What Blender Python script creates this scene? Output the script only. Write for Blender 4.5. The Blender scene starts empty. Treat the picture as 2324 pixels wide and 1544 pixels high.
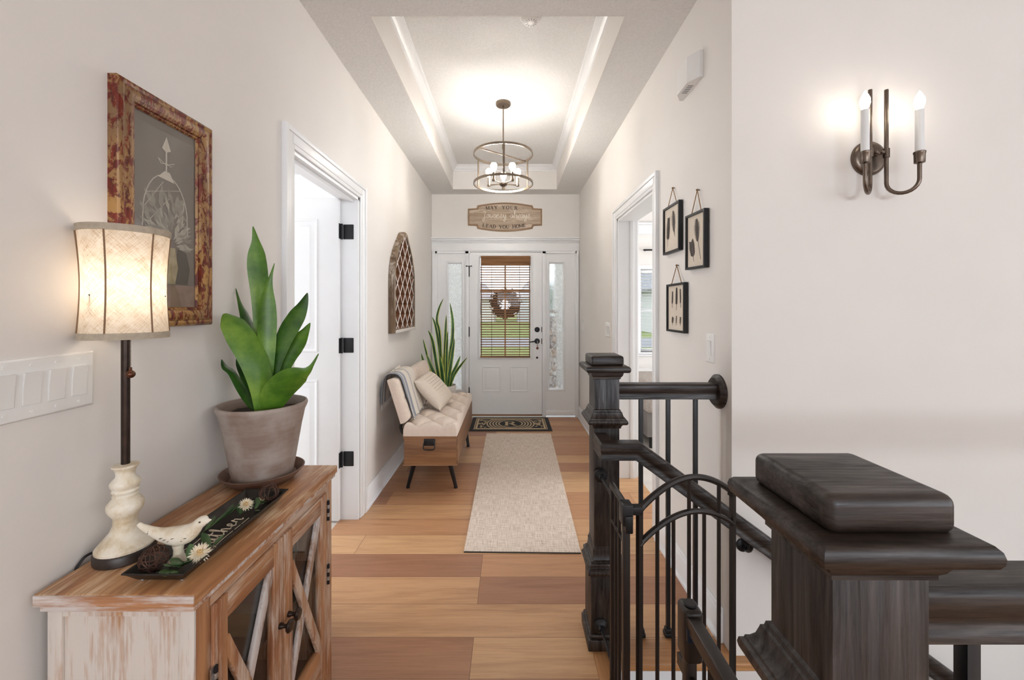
import bpy, bmesh, math, random
from mathutils import Vector, Matrix, noise
random.seed(7)
PI = math.pi
sc = bpy.context.scene
C = sc.collection
# ------------------------------------------------------------------ camera
K, CX, CY, H = 930.0, 1157.0, 700.0, 1.37     # focal length in pixels, vanishing point, eye height
cd = bpy.data.cameras.new('camera'); cam = bpy.data.objects.new('camera', cd); C.objects.link(cam)
cam.location = (0, 0, H); cam.rotation_euler = (PI/2, 0, 0)
cd.sensor_width = 36; cd.lens = K/2324*36; cd.clip_start = .02; cd.clip_end = 400
cd.shift_x = (1162-CX)/2324; cd.shift_y = (CY-772)/2324
sc.camera = cam
# ------------------------------------------------------------------ light and exposure
sc.view_settings.view_transform = 'Standard'; sc.view_settings.look = 'None'
sc.view_settings.gamma = 1; sc.view_settings.use_curve_mapping = False
sc.view_settings.exposure = 0.0
w = bpy.data.worlds.new('sky'); sc.world = w; w.use_nodes = True
wn, wl = w.node_tree.nodes, w.node_tree.links
wn['Background'].inputs['Strength'].default_value = 2.6
def area(name, loc, rot, sx, sy, power, col):
    l = bpy.data.lights.new(name, 'AREA'); l.shape = 'RECTANGLE'; l.size = sx; l.size_y = sy
    l.energy = power; l.color = col
    o = bpy.data.objects.new(name, l); C.objects.link(o); o.location = loc; o.rotation_euler = rot
    return o
# daylight entering through the great room's window wall, the side window and the two side rooms' windows
area('daylight_rear_window', (1.6, -6.44, 1.93), (PI/2, 0, 0), 4.2, .95, 160, (.84, .92, 1))
area('daylight_side_window', (4.56, -2.6, 1.45), (PI/2, 0, PI/2), 4.6, 1.9, 30, (1, .98, .95))
area('daylight_side_room', (-3.55, 2.4, 1.5), (PI/2, 0, -PI/2), 1.9, 1.6, 80, (.95, .97, 1))
area('daylight_guest_room', (4.1, 3.4, 1.5), (PI/2, 0, PI/2), 1.5, 1.4, 90, (.95, .97, 1))
# ------------------------------------------------------------------ sky with soft cloud
tc = wn.new('ShaderNodeTexCoord'); ns = wn.new('ShaderNodeTexNoise'); rp = wn.new('ShaderNodeValToRGB')
ns.inputs['Scale'].default_value = 2.5; ns.inputs['Detail'].default_value = 4
wl.new(tc.outputs['Generated'], ns.inputs['Vector']); wl.new(ns.outputs['Fac'], rp.inputs['Fac'])
rp.color_ramp.elements[0].color = (.62, .76, .95, 1); rp.color_ramp.elements[0].position = .35
rp.color_ramp.elements[1].color = (1, 1, 1, 1); rp.color_ramp.elements[1].position = .6
wl.new(rp.outputs['Color'], wn['Background'].inputs['Color'])

# ------------------------------------------------------------------ mesh helpers
def U(px, py, Y):
    return Vector(((px-CX)*Y/K, Y, H-(py-CY)*Y/K))
class MB:
    """collects shapes into one mesh"""
    def __init__(s): s.bm = bmesh.new()
    def face(s, vs, mi=0):
        try:
            f = s.bm.faces.new(vs); f.material_index = mi; return f
        except ValueError: return None
    def box(s, x0, x1, y0, y1, z0, z1, mi=0, bev=0, seg=2, M=None):
        t = bmesh.new(); bmesh.ops.create_cube(t, size=1)
        for v in t.verts:
            v.co = Vector((x0+(v.co.x+.5)*(x1-x0), y0+(v.co.y+.5)*(y1-y0), z0+(v.co.z+.5)*(z1-z0)))
        if bev: bmesh.ops.bevel(t, geom=t.edges[:], offset=bev, segments=seg, profile=.5, affect='EDGES')
        s.merge(t, mi, M); return s
    def merge(s, t, mi=None, M=None):
        mp = {}
        for v in t.verts: mp[v] = s.bm.verts.new(M @ v.co if M else v.co)
        for f in t.faces: s.face([mp[v] for v in f.verts], f.material_index if mi is None else mi)
        t.free()
    def obox(s, c, ax, ay, az, mi=0, bev=0):
        """box centred at c with full-size axes ax, ay, az"""
        ax, ay, az = Vector(ax), Vector(ay), Vector(az)
        l = (ax.length, ay.length, az.length)
        M = Matrix((ax.normalized(), ay.normalized(), az.normalized())).transposed().to_4x4(); M.translation = Vector(c)
        return s.box(-l[0]/2, l[0]/2, -l[1]/2, l[1]/2, -l[2]/2, l[2]/2, mi, bev, 2, M)
    def bar(s, a, b, wd, th, up=(0, 0, 1), mi=0, bev=0):
        a, b, up = Vector(a), Vector(b), Vector(up)
        d = b-a; side = d.cross(up).normalized(); n = side.cross(d).normalized()
        return s.obox((a+b)/2, d, side*wd, n*th, mi, bev)
    def tube(s, pts, r, n=8, closed=False, mi=0, flat=1.0, tip=False):
        P = [Vector(p) for p in pts]; m = len(P)
        R = list(r) if isinstance(r, (list, tuple)) else [r]*m
        d0 = (P[1]-P[0]).normalized()
        u = d0.orthogonal().normalized(); rings = []
        for i in range(m):
            a = P[(i-1) % m] if (closed or i) else P[0]
            b = P[(i+1) % m] if (closed or i < m-1) else P[-1]
            d = (b-a)
            if d.length < 1e-9: d = d0
            d.normalize(); u = (u-d*u.dot(d))
            if u.length < 1e-6: u = d.orthogonal()
            u.normalize(); v = d.cross(u)
            rings.append([s.bm.verts.new(P[i]+(u*math.cos(2*PI*k/n)+v*math.sin(2*PI*k/n)*flat)*R[i]) for k in range(n)])
        for i in range(m if closed else m-1):
            A, B = rings[i], rings[(i+1) % m]
            for k in range(n): s.face([A[k], A[(k+1) % n], B[(k+1) % n], B[k]], mi)
        if not closed: s.face(rings[0][::-1], mi); s.face(rings[-1], mi)
        return s
    def lathe(s, prof, c=(0, 0, 0), n=32, mi=0, M=None, sx=1, sy=1):
        rings = []; c = Vector(c)
        for r, z in prof:
            if r < 1e-6: p = Vector((0, 0, z)); rings.append([s.bm.verts.new((M @ p if M else p)+c)])
            else:
                q = []
                for k in range(n):
                    p = Vector((r*sx*math.cos(2*PI*k/n), r*sy*math.sin(2*PI*k/n), z)); q.append(s.bm.verts.new((M @ p if M else p)+c))
                rings.append(q)
        for A, B in zip(rings, rings[1:]):
            for k in range(n):
                if len(A) == 1 and len(B) == 1: continue
                if len(A) == 1: s.face([A[0], B[k], B[(k+1) % n]], mi)
                elif len(B) == 1: s.face([A[k], A[(k+1) % n], B[0]], mi)
                else: s.face([A[k], A[(k+1) % n], B[(k+1) % n], B[k]], mi)
        if len(rings[0]) > 1: s.face(rings[0][::-1], mi)
        if len(rings[-1]) > 1: s.face(rings[-1], mi)
        return s
    def ball(s, c, r, mi=0, n=16, sx=1, sy=1, sz=1):
        return s.lathe([(r*math.sin(PI*i/(n//2)), -r*sz*math.cos(PI*i/(n//2))) for i in range(n//2+1)], c, n, mi, None, sx, sy)
    def prism(s, pts, vec, mi=0, mi2=None):
        vec = Vector(vec); A = [s.bm.verts.new(Vector(p)) for p in pts]; B = [s.bm.verts.new(Vector(p)+vec) for p in pts]
        s.face(A[::-1], mi); s.face(B, mi if mi2 is None else mi2)
        for i in range(len(A)): j = (i+1) % len(A); s.face([A[i], A[j], B[j], B[i]], mi)
        return s
    def grid(s, rows, mi=0, cu=False, cv=False, mf=None):
        V = [[s.bm.verts.new(Vector(p)) for p in r] for r in rows]; a, b = len(V), len(V[0])
        for i in range(a if cu else a-1):
            for j in range(b if cv else b-1):
                s.face([V[i][j], V[(i+1) % a][j], V[(i+1) % a][(j+1) % b], V[i][(j+1) % b]], mf(i, j) if mf else mi)
        return V
    def ring(s, f, u0, u1, v0, v1, prof, mi=0, fill_first=False, fill_last=False, mi_fill=None):
        """mitred moulding round a rectangle; prof = [(inset, depth)]"""
        L = [[s.bm.verts.new(f(*p, d)) for p in ((u0+i, v0+i), (u1-i, v0+i), (u1-i, v1-i), (u0+i, v1-i))] for i, d in prof]
        for A, B in zip(L, L[1:]):
            for k in range(4): s.face([A[k], A[(k+1) % 4], B[(k+1) % 4], B[k]], mi)
        if fill_first: s.face(L[0], mi)
        if fill_last: s.face(L[-1], mi if mi_fill is None else mi_fill)
        return s
ORG = {}
def build(name, mb, mats, parent=None, angle=38, solid=0, sub=0, kind=None, keep=False):
    """link the collected shapes as ONE mesh object, origin at its base"""
    bm = mb.bm
    if not keep: bmesh.ops.recalc_face_normals(bm, faces=bm.faces[:])
    xs = [v.co for v in bm.verts]
    lo = Vector([min(p[i] for p in xs) for i in range(3)]); hi = Vector([max(p[i] for p in xs) for i in range(3)])
    org = Vector(((lo.x+hi.x)/2, (lo.y+hi.y)/2, lo.z))
    for v in bm.verts: v.co -= org
    for f in bm.faces: f.smooth = True
    ca = math.radians(angle)
    for e in bm.edges:
        if len(e.link_faces) == 2: e.smooth = e.calc_face_angle(0) < ca
        else: e.smooth = False
    me = bpy.data.meshes.new(name); bm.to_mesh(me); bm.free()
    for m in (mats if isinstance(mats, (list, tuple)) else [mats]): me.materials.append(m)
    o = bpy.data.objects.new(name, me); C.objects.link(o); ORG[o.name] = org
    if parent: o.parent = parent; o.location = org-ORG[parent.name]
    else: o.location = org
    if sub: md = o.modifiers.new('smooth', 'SUBSURF'); md.levels = md.render_levels = sub
    if solid: md = o.modifiers.new('thickness', 'SOLIDIFY'); md.thickness = solid; md.offset = 0
    if kind: o['kind'] = kind
    return o
def tag(o, label, cat, group=None):
    o['label'] = label; o['category'] = cat
    if group: o['group'] = group
    return o
def thing(name, label, cat, loc, group=None):
    o = bpy.data.objects.new(name, None); o.empty_display_size = .05; C.objects.link(o); o.location = Vector(loc)
    ORG[o.name] = Vector(loc); return tag(o, label, cat, group)
def struct(name, mb, m, parent=None, **kw): return build(name, mb, m, parent, kind=None if parent else 'structure', **kw)
def sroot(name, loc):
    o = bpy.data.objects.new(name, None); o.empty_display_size = .05; C.objects.link(o); o.location = Vector(loc); ORG[o.name] = Vector(loc)
    o['kind'] = 'structure'; return o
def spline(pts, n=8, closed=False):
    """smooth curve through points"""
    P = [Vector(p) for p in pts]; m = len(P); out = []
    for i in range(m if closed else m-1):
        if closed: a, b, c, d = P[(i-1) % m], P[i], P[(i+1) % m], P[(i+2) % m]
        else: a, b, c, d = P[max(i-1, 0)], P[i], P[i+1], P[min(i+2, m-1)]
        for k in range(n):
            t = k/n
            out.append(.5*((2*b)+(c-a)*t+(2*a-5*b+4*c-d)*t*t+(3*b-a-3*c+d)*t**3))
    if not closed: out.append(P[-1])
    return out
def lerp(a, b, t): return a+(b-a)*t
def interp(xs, t):
    """piecewise linear over evenly spaced values"""
    f = t*(len(xs)-1); i = min(int(f), len(xs)-2); return lerp(xs[i], xs[i+1], f-i)

# ------------------------------------------------------------------ material helpers
def hexc(r, g, b):
    f = lambda c: c/12.92 if c <= .04045 else ((c+.055)/1.055)**2.4
    return (f(r/255), f(g/255), f(b/255), 1)
def new_mat(name):
    m = bpy.data.materials.new(name); m.use_nodes = True
    n, l = m.node_tree.nodes, m.node_tree.links
    return m, n, l, n['Principled BSDF']
def coords(n, l, scale=(1, 1, 1), loc=(0, 0, 0), rot=(0, 0, 0), space='Object'):
    t = n.new('ShaderNodeTexCoord'); mp = n.new('ShaderNodeMapping')
    mp.inputs['Scale'].default_value = scale; mp.inputs['Location'].default_value = loc; mp.inputs['Rotation'].default_value = rot
    if space == 'World':
        g = n.new('ShaderNodeNewGeometry'); l.new(g.outputs['Position'], mp.inputs['Vector'])
    else: l.new(t.outputs[space], mp.inputs['Vector'])
    return mp.outputs['Vector']
def tnoise(n, l, vec, scale=5, detail=4, rough=.55, dist=0):
    t = n.new('ShaderNodeTexNoise'); t.inputs['Scale'].default_value = scale; t.inputs['Detail'].default_value = detail
    t.inputs['Roughness'].default_value = rough; t.inputs['Distortion'].default_value = dist
    l.new(vec, t.inputs['Vector']); return t.outputs['Fac']
def ramp(n, l, fac, stops):
    r = n.new('ShaderNodeValToRGB'); e = r.color_ramp.elements
    while len(e) < len(stops): e.new(.5)
    for q, (p, c) in zip(e, stops): q.position = p; q.color = c if len(c) == 4 else (*c, 1)
    l.new(fac, r.inputs['Fac']); return r.outputs['Color']
def mix(n, l, fac, a, b, mode='MIX'):
    m = n.new('ShaderNodeMix'); m.data_type = 'RGBA'; m.blend_type = mode
    for sock, v in ((m.inputs['Factor'], fac), (m.inputs[6], a), (m.inputs[7], b)):
        if isinstance(v, bpy.types.NodeSocket): l.new(v, sock)
        elif isinstance(v, (int, float)): sock.default_value = v
        else: sock.default_value = v if len(v) == 4 else (*v, 1)
    return m.outputs[2]
def bump(n, l, b, fac, strength=.3, dist=.002):
    q = n.new('ShaderNodeBump'); q.inputs['Strength'].default_value = strength; q.inputs['Distance'].default_value = dist
    l.new(fac, q.inputs['Height']); l.new(q.outputs['Normal'], b.inputs['Normal'])
W0, W1 = (0, 0, 0, 1), (1, 1, 1, 1)
def plain(name, col, rough=.5, metal=0, var=.06, vs=8, bmp=0, bs=60, spec=.5, coat=0, sheen=0, trans=0):
    """one colour with a little mottling"""
    m, n, l, b = new_mat(name); v = coords(n, l, space='World'); f = tnoise(n, l, v, vs)
    c = col[:3]
    l.new(ramp(n, l, f, [(.3, tuple(x*(1-var) for x in c)), (.7, tuple(min(1, x*(1+var)) for x in c))]), b.inputs['Base Color'])
    b.inputs['Roughness'].default_value = rough; b.inputs['Metallic'].default_value = metal
    b.inputs['Specular IOR Level'].default_value = spec; b.inputs['Coat Weight'].default_value = coat
    if sheen: b.inputs['Sheen Weight'].default_value = sheen
    if bmp: bump(n, l, b, tnoise(n, l, v, bs, 3), bmp, .003)
    return m
def wood(name, dark, light, axis=1, rough=.4, white=0, wcol=hexc(225, 216, 208), gscale=1.0, coat=0, wscale=1.0):
    """grain stretched along one axis, optional worn whitewash over it"""
    m, n, l, b = new_mat(name)
    s = [26*gscale]*3; s[axis] = 1.6*gscale
    v = coords(n, l, tuple(s), space='World'); g = tnoise(n, l, v, 1, 6, .62, .6)
    s2 = [110*gscale]*3; s2[axis] = 4*gscale
    g2 = tnoise(n, l, coords(n, l, tuple(s2), space='World'), 1, 3)
    col = ramp(n, l, g, [(.28, dark[:3]), (.5, tuple((a+c)/2 for a, c in zip(dark[:3], light[:3]))), (.72, light[:3])])
    col = mix(n, l, .35, col, ramp(n, l, g2, [(.3, (.45, .45, .45)), (.65, (1, 1, 1))]), 'MULTIPLY')
    if white:
        s3 = [16*wscale]*3; s3[axis] = 3.2*wscale
        a = tnoise(n, l, coords(n, l, tuple(s3), space='World'), 1, 5, .65)
        s4 = [150]*3; s4[axis] = 9
        a2 = tnoise(n, l, coords(n, l, tuple(s4), space='World'), 1, 3)
        ad = n.new('ShaderNodeMath'); ad.operation = 'MULTIPLY_ADD'; ad.inputs[1].default_value = .5
        l.new(a2, ad.inputs[0]); l.new(a, ad.inputs[2])
        lo = .98-white*.45
        k = ramp(n, l, ad.outputs[0], [(lo-.09, W0), (lo+.12, (.92, .92, .92, 1))])
        col = mix(n, l, k, col, wcol)
    l.new(col, b.inputs['Base Color']); b.inputs['Roughness'].default_value = rough; b.inputs['Coat Weight'].default_value = coat
    b.inputs['Coat Roughness'].default_value = .15
    bump(n, l, b, g2, .15, .001)
    return m
def emit(name, col, strength):
    m, n, l, b = new_mat(name); b.inputs['Base Color'].default_value = (1, 1, 1, 1)
    b.inputs['Emission Color'].default_value = (*col, 1); b.inputs['Emission Strength'].default_value = strength; return m
def clear_glass(name, gloss=.08):
    m, n, l, b = new_mat(name); n.remove(b)
    t = n.new('ShaderNodeBsdfTransparent'); g = n.new('ShaderNodeBsdfGlossy'); g.inputs['Roughness'].default_value = .02
    mx = n.new('ShaderNodeMixShader'); mx.inputs[0].default_value = gloss; t.inputs['Color'].default_value = (.96, .97, .97, 1)
    l.new(t.outputs[0], mx.inputs[1]); l.new(g.outputs[0], mx.inputs[2]); l.new(mx.outputs[0], n['Material Output'].inputs[0]); return m

# ------------------------------------------------------------------ materials
M = {}
M['wall'] = plain('painted_wall', (.79, .758, .725), .75, var=.015, vs=3, bmp=.05, bs=250)
def _ceil():
    m, n, l, b = new_mat('knockdown_ceiling'); v = coords(n, l, space='World')
    f = tnoise(n, l, v, 85, 5, .6); b.inputs['Roughness'].default_value = .9
    l.new(ramp(n, l, f, [(.3, (.74, .732, .722)), (.7, (.82, .812, .80))]), b.inputs['Base Color']); bump(n, l, b, f, .55, .006); return m
M['ceiling'] = _ceil()
M['trim'] = plain('white_trim_paint', (.865, .873, .885), .38, var=.01)
M['door'] = plain('white_door_paint', (.87, .875, .885), .4, var=.01)
M['plastic'] = plain('white_plastic', (.84, .835, .82), .35, var=.01)
M['black'] = plain('black_metal', (.012, .012, .014), .4, .3, var=.2)
M['hinge'] = plain('black_hinge_metal', (.02, .02, .022), .45, .5, var=.1)
M['bronze'] = plain('brushed_bronze', (.16, .125, .1), .32, .9, var=.15, vs=30)
M['brass'] = plain('aged_brass', (.22, .175, .135), .3, .95, var=.15, vs=30)
def _floor():
    m, n, l, b = new_mat('oak_plank_floor')
    v = coords(n, l, loc=(.15, -1.7056+.192*12, 0), space='World')
    br = n.new('ShaderNodeTexBrick'); l.new(v, br.inputs['Vector'])
    br.offset = .41; br.offset_frequency = 3; br.squash = 1
    for k, x in (('Scale', 1), ('Mortar Size', .0013), ('Mortar Smooth', .1), ('Brick Width', 1.75), ('Row Height', .192), ('Bias', 0)): br.inputs[k].default_value = x
    br.inputs['Color1'].default_value = (1, 1, 1, 1); br.inputs['Color2'].default_value = (0, 0, 0, 1); br.inputs['Mortar'].default_value = (.5, .5, .5, 1)
    base = ramp(n, l, br.outputs['Color'], [(0, hexc(160, 115, 88)), (.35, hexc(180, 131, 97)), (.65, hexc(194, 147, 108)), (1, hexc(211, 169, 126))])
    # grain shifted per plank
    vm = n.new('ShaderNodeVectorMath'); vm.operation = 'MULTIPLY_ADD'; vm.inputs[1].default_value = (7, 3, 5)
    l.new(br.outputs['Color'], vm.inputs[0]); l.new(v, vm.inputs[2])
    def mp(sc3):
        q = n.new('ShaderNodeMapping'); q.inputs['Scale'].default_value = sc3; l.new(vm.outputs[0], q.inputs['Vector']); return q.outputs[0]
    g = tnoise(n, l, mp((1.4, 16, 1)), 1, 6, .6, .9); g2 = tnoise(n, l, mp((5, 140, 1)), 1, 4, .65, .3)
    col = mix(n, l, .75, base, ramp(n, l, g, [(.3, (.66, .58, .52)), (.5, (.95, .93, .9)), (.75, (1.0, 1.0, 1.0))]), 'MULTIPLY')
    col = mix(n, l, .4, col, ramp(n, l, g2, [(.32, (.62, .55, .5)), (.6, (1, 1, 1))]), 'MULTIPLY')
    vo = n.new('ShaderNodeTexVoronoi'); vo.inputs['Scale'].default_value = 1; l.new(mp((1.3, 3.2, 1)), vo.inputs['Vector'])
    col = mix(n, l, ramp(n, l, vo.outputs['Distance'], [(.03, W1), (.09, W0)]), col, hexc(96, 62, 42))
    col = mix(n, l, ramp(n, l, br.outputs['Fac'], [(.2, W0), (.8, W1)]), col, hexc(120, 82, 56))
    l.new(col, b.inputs['Base Color']); b.inputs['Roughness'].default_value = .36
    bump(n, l, b, g2, .12, .001); return m
M['floor'] = _floor()
M['oak'] = wood('oak_edge_board', hexc(165, 112, 70), hexc(205, 155, 105), 1, .4)
M['oakx'] = wood('oak_nosing_board', hexc(165, 112, 70), hexc(205, 155, 105), 0, .4)
def espresso(name, axis):
    m, n, l, b = new_mat(name)
    s = [55, 22 if axis == 0 else 55, 55]; s[axis] = 3.5; g = tnoise(n, l, coords(n, l, tuple(s), space='World'), 1, 6, .7, .5)
    s2 = [190]*3; s2[axis] = 10; g2 = tnoise(n, l, coords(n, l, tuple(s2), space='World'), 1, 3, .6)
    col = ramp(n, l, g, [(.3, (.013, .0075, .005)), (.55, (.036, .021, .013)), (.75, (.075, .045, .029))])
    l.new(mix(n, l, .6, col, ramp(n, l, g2, [(.35, (.35, .33, .32)), (.6, (1, 1, 1))]), 'MULTIPLY'), b.inputs['Base Color'])
    l.new(ramp(n, l, g, [(.32, (.2, .2, .2)), (.7, (1, 1, 1))]), b.inputs['Specular IOR Level'])
    b.inputs['Specular Tint'].default_value = (.82, .92, 1, 1)  # bluish cast of reflected window light put into the specular colour
    l.new(ramp(n, l, g2, [(.3, (.55, .55, .55)), (.7, (.36, .36, .36))]), b.inputs['Roughness']); bump(n, l, b, g2, .2, .0012); return m
M['espresso'] = espresso('espresso_stained_wood', 2)
M['espressox'] = espresso('espresso_stained_rail', 0)
M['gate'] = plain('dark_bronze_gate_steel', (.016, .011, .009), .36, .2, var=.2)
M['tan_top'] = wood('tan_distressed_top', hexc(150, 94, 58), hexc(212, 158, 106), 1, .45, .36, hexc(226, 198, 164))
M['tan_y'] = wood('worn_tan_wood_long', hexc(140, 86, 54), hexc(205, 150, 102), 1, .5, .36, hexc(210, 190, 172))
M['tan_z'] = wood('worn_tan_wood_upright', hexc(136, 80, 50), hexc(200, 146, 100), 2, .5, .38, hexc(210, 190, 172))
M['white_z'] = wood('whitewashed_wood_upright', hexc(165, 112, 76), hexc(210, 172, 136), 2, .55, .72, hexc(216, 208, 200), wscale=.8)
M['white_x'] = wood('whitewashed_wood_edge', hexc(150, 96, 62), hexc(205, 150, 105), 0, .55, .6, hexc(218, 212, 208), wscale=1.5)
M['bar_wash'] = wood('whitewashed_lattice_bar', hexc(128, 92, 70), hexc(180, 140, 108), 2, .55, .7, hexc(214, 206, 202), wscale=2)
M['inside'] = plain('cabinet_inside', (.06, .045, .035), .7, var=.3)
M['pane'] = clear_glass('clear_pane', .012)
M['cabglass'] = clear_glass('cabinet_pane', .09)
M['bulb'] = emit('lit_bulb', (1, .95, .88), 175)
M['candlebulb'] = emit('lit_candle_bulb', (1, .9, .76), 24)
M['lampbulb'] = emit('lit_lamp_bulb', (1, .89, .74), 15)
def _linen():
    m, n, l, b = new_mat('linen_shade_fabric'); t = n.new('ShaderNodeTexCoord'); sp = n.new('ShaderNodeSeparateXYZ'); l.new(t.outputs['Object'], sp.inputs[0])
    at = n.new('ShaderNodeMath'); at.operation = 'ARCTAN2'; l.new(sp.outputs['Y'], at.inputs[0]); l.new(sp.outputs['X'], at.inputs[1])
    mu = n.new('ShaderNodeMath'); mu.operation = 'MULTIPLY'; mu.inputs[1].default_value = .078; l.new(at.outputs[0], mu.inputs[0])
    cb = n.new('ShaderNodeCombineXYZ'); l.new(mu.outputs[0], cb.inputs[0]); l.new(sp.outputs['Z'], cb.inputs[1])
    def thread(ang, sc_):
        r = n.new('ShaderNodeMapping'); r.inputs['Rotation'].default_value = (0, 0, ang); l.new(cb.outputs[0], r.inputs['Vector']); q = n.new('ShaderNodeMapping'); q.inputs['Scale'].default_value = sc_; l.new(r.outputs[0], q.inputs['Vector'])
        return tnoise(n, l, q.outputs[0], 1, 4, .65)
    f = mix(n, l, .5, thread(.85, (26, 520, 1)), thread(-.85, (26, 520, 1))); f = mix(n, l, .3, f, thread(0, (40, 40, 1)))
    col = ramp(n, l, f, [(.36, hexc(178, 148, 116)), (.45, hexc(228, 212, 190)), (.56, hexc(248, 240, 228))])
    tr = n.new('ShaderNodeBsdfTranslucent'); df = n.new('ShaderNodeBsdfDiffuse'); mx = n.new('ShaderNodeMixShader'); mx.inputs[0].default_value = .5
    l.new(col, tr.inputs['Color']); l.new(col, df.inputs['Color']); l.new(df.outputs[0], mx.inputs[1]); l.new(tr.outputs[0], mx.inputs[2])
    l.new(mx.outputs[0], n['Material Output'].inputs[0]); return m
M['linen'] = _linen()
M['linen_band'] = plain('linen_binding', hexc(176, 164, 146), .9, var=.12, vs=90, bmp=.4, bs=400)
M['cream'] = plain('cream_crackle_paint', hexc(238, 226, 205), .45, var=.08, vs=40)
def _cream():
    m, n, l, b = new_mat('worn_cream_paint'); v = coords(n, l, space='World')
    f = tnoise(n, l, v, 22, 6, .7); f2 = tnoise(n, l, v, 55, 3, .6)
    col = ramp(n, l, f, [(.3, hexc(206, 184, 148)), (.5, hexc(234, 224, 204)), (.7, hexc(246, 241, 230))])
    col = mix(n, l, ramp(n, l, f2, [(.72, W0), (.76, W1)]), col, hexc(70, 56, 48))
    l.new(col, b.inputs['Base Color']); b.inputs['Roughness'].default_value = .42; bump(n, l, b, f, .2, .002); return m
M['cream'] = _cream()
M['plinth'] = plain('dark_worn_plinth', (.03, .02, .016), .4, var=.4, vs=60)
M['rod'] = plain('dark_bronze_rod', (.045, .03, .024), .25, .7, var=.3, vs=60)
M['terracotta'] = None
def _pot():
    m, n, l, b = new_mat('washed_clay_pot')
    f = tnoise(n, l, coords(n, l, (5, 5, 36), space='World'), 1.6, 5, .6); g = tnoise(n, l, coords(n, l, space='World'), 9, 4)
    col = ramp(n, l, f, [(.25, hexc(136, 114, 102)), (.55, hexc(150, 131, 120)), (.8, hexc(168, 153, 143))])
    col = mix(n, l, ramp(n, l, g, [(.45, W0), (.65, (.75, .75, .75))]), col, hexc(178, 168, 160))
    l.new(col, b.inputs['Base Color']); b.inputs['Roughness'].default_value = .75; bump(n, l, b, f, .1, .001); return m
M['clay'] = _pot()
M['clay_dark'] = plain('brown_clay', hexc(120, 92, 78), .6, var=.15, vs=12)
M['soil'] = plain('potting_soil', (.035, .022, .014), .95, var=.5, vs=80, bmp=.9, bs=160)
def _leaf(name, a, bcol, c):
    m, n, l, b = new_mat(name); f = tnoise(n, l, coords(n, l, (1, 1, 1), space='World'), 9, 5, .6); g = tnoise(n, l, coords(n, l, (8, 8, 90), space='World'), 1, 3)
    col = ramp(n, l, f, [(.3, a), (.5, bcol), (.72, c)])
    col = mix(n, l, .25, col, ramp(n, l, g, [(.35, (.6, .7, .55)), (.65, (1, 1, 1))]), 'MULTIPLY')
    l.new(col, b.inputs['Base Color']); b.inputs['Roughness'].default_value = .38
    b.inputs['Subsurface Weight'].default_value = 0; return m
M['leaf'] = _leaf('broad_leaf_green', hexc(44, 84, 20), hexc(80, 122, 34), hexc(122, 158, 56))
M['leafdark'] = _leaf('deep_leaf_green', hexc(24, 56, 14), hexc(46, 88, 24), hexc(80, 120, 38))
M['leaftip'] = plain('dry_leaf_tip', hexc(96, 78, 50), .7)
M['snake'] = _leaf('snake_leaf_green', hexc(16, 50, 26), hexc(34, 82, 40), hexc(70, 120, 66))
M['snakeedge'] = plain('snake_leaf_yellow_edge', hexc(196, 204, 96), .4, var=.1)
M['sprig'] = _leaf('sprig_green', hexc(30, 54, 26), hexc(58, 88, 46), hexc(104, 130, 86))
M['petal'] = plain('dried_petal', hexc(250, 238, 214), .7, var=.05, vs=60)
M['petalcore'] = plain('dried_flower_core', hexc(206, 168, 104), .8, var=.15, vs=100)
M['vine'] = plain('brown_vine', hexc(74, 46, 34), .6, var=.35, vs=60)
M['traymetal'] = plain('aged_dark_tin', hexc(52, 48, 44), .38, .6, var=.3, vs=25)
M['chalk'] = plain('cream_lettering', hexc(238, 224, 202), .7, var=.04)
M['silver'] = plain('worn_silver', (.5, .5, .5), .3, .9, var=.3, vs=120)
# ================================================================== THE SETTING
XL, XR, YB, ZC, ZT = -.982, .873, 5.158, 2.807, 3.09      # hall walls, back wall, ceiling, tray ceiling
YS = 1.612                                                 # stair wall face
LD = (1.851, 2.674); RD = (2.482, 3.322); DH = 2.09        # left and right doorways
# floor -------------------------------------------------------------
b = MB()
b.box(XL-.12, .33, -6.5, YB, -.03, 0); b.box(.33, XR+.17, 1.665, YB, -.03, 0); b.box(.33, 4.7, -6.5, .40, -.03, 0)
struct('floor', b, M['floor'])
b = MB(); b.box(.33, .385, .40, 1.665, -.03, .001, 0, .004)
struct('trim_1', b, M['oak'])                               # landing edge board along the stair head
b = MB(); b.box(.385, .955, 1.575, 1.70, -.03, .003, 0, .008, 3)
struct('trim_2', b, M['oakx'])                              # nosing under the far guard rail
b = MB(); b.box(.385, 4.6, .40, .53, -.03, .003, 0, .008, 3)
struct('trim_3', b, M['oakx'])
b = MB(); b.box(-3.7, XL-.12, .7, 4.4, -.03, .0); b.box(XR+.17, 4.3, 1.76, YB, -.03, .0)
struct('floor_carpet', b, plain('pale_carpet', hexc(205, 198, 190), .95, bmp=.6, bs=300))
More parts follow.
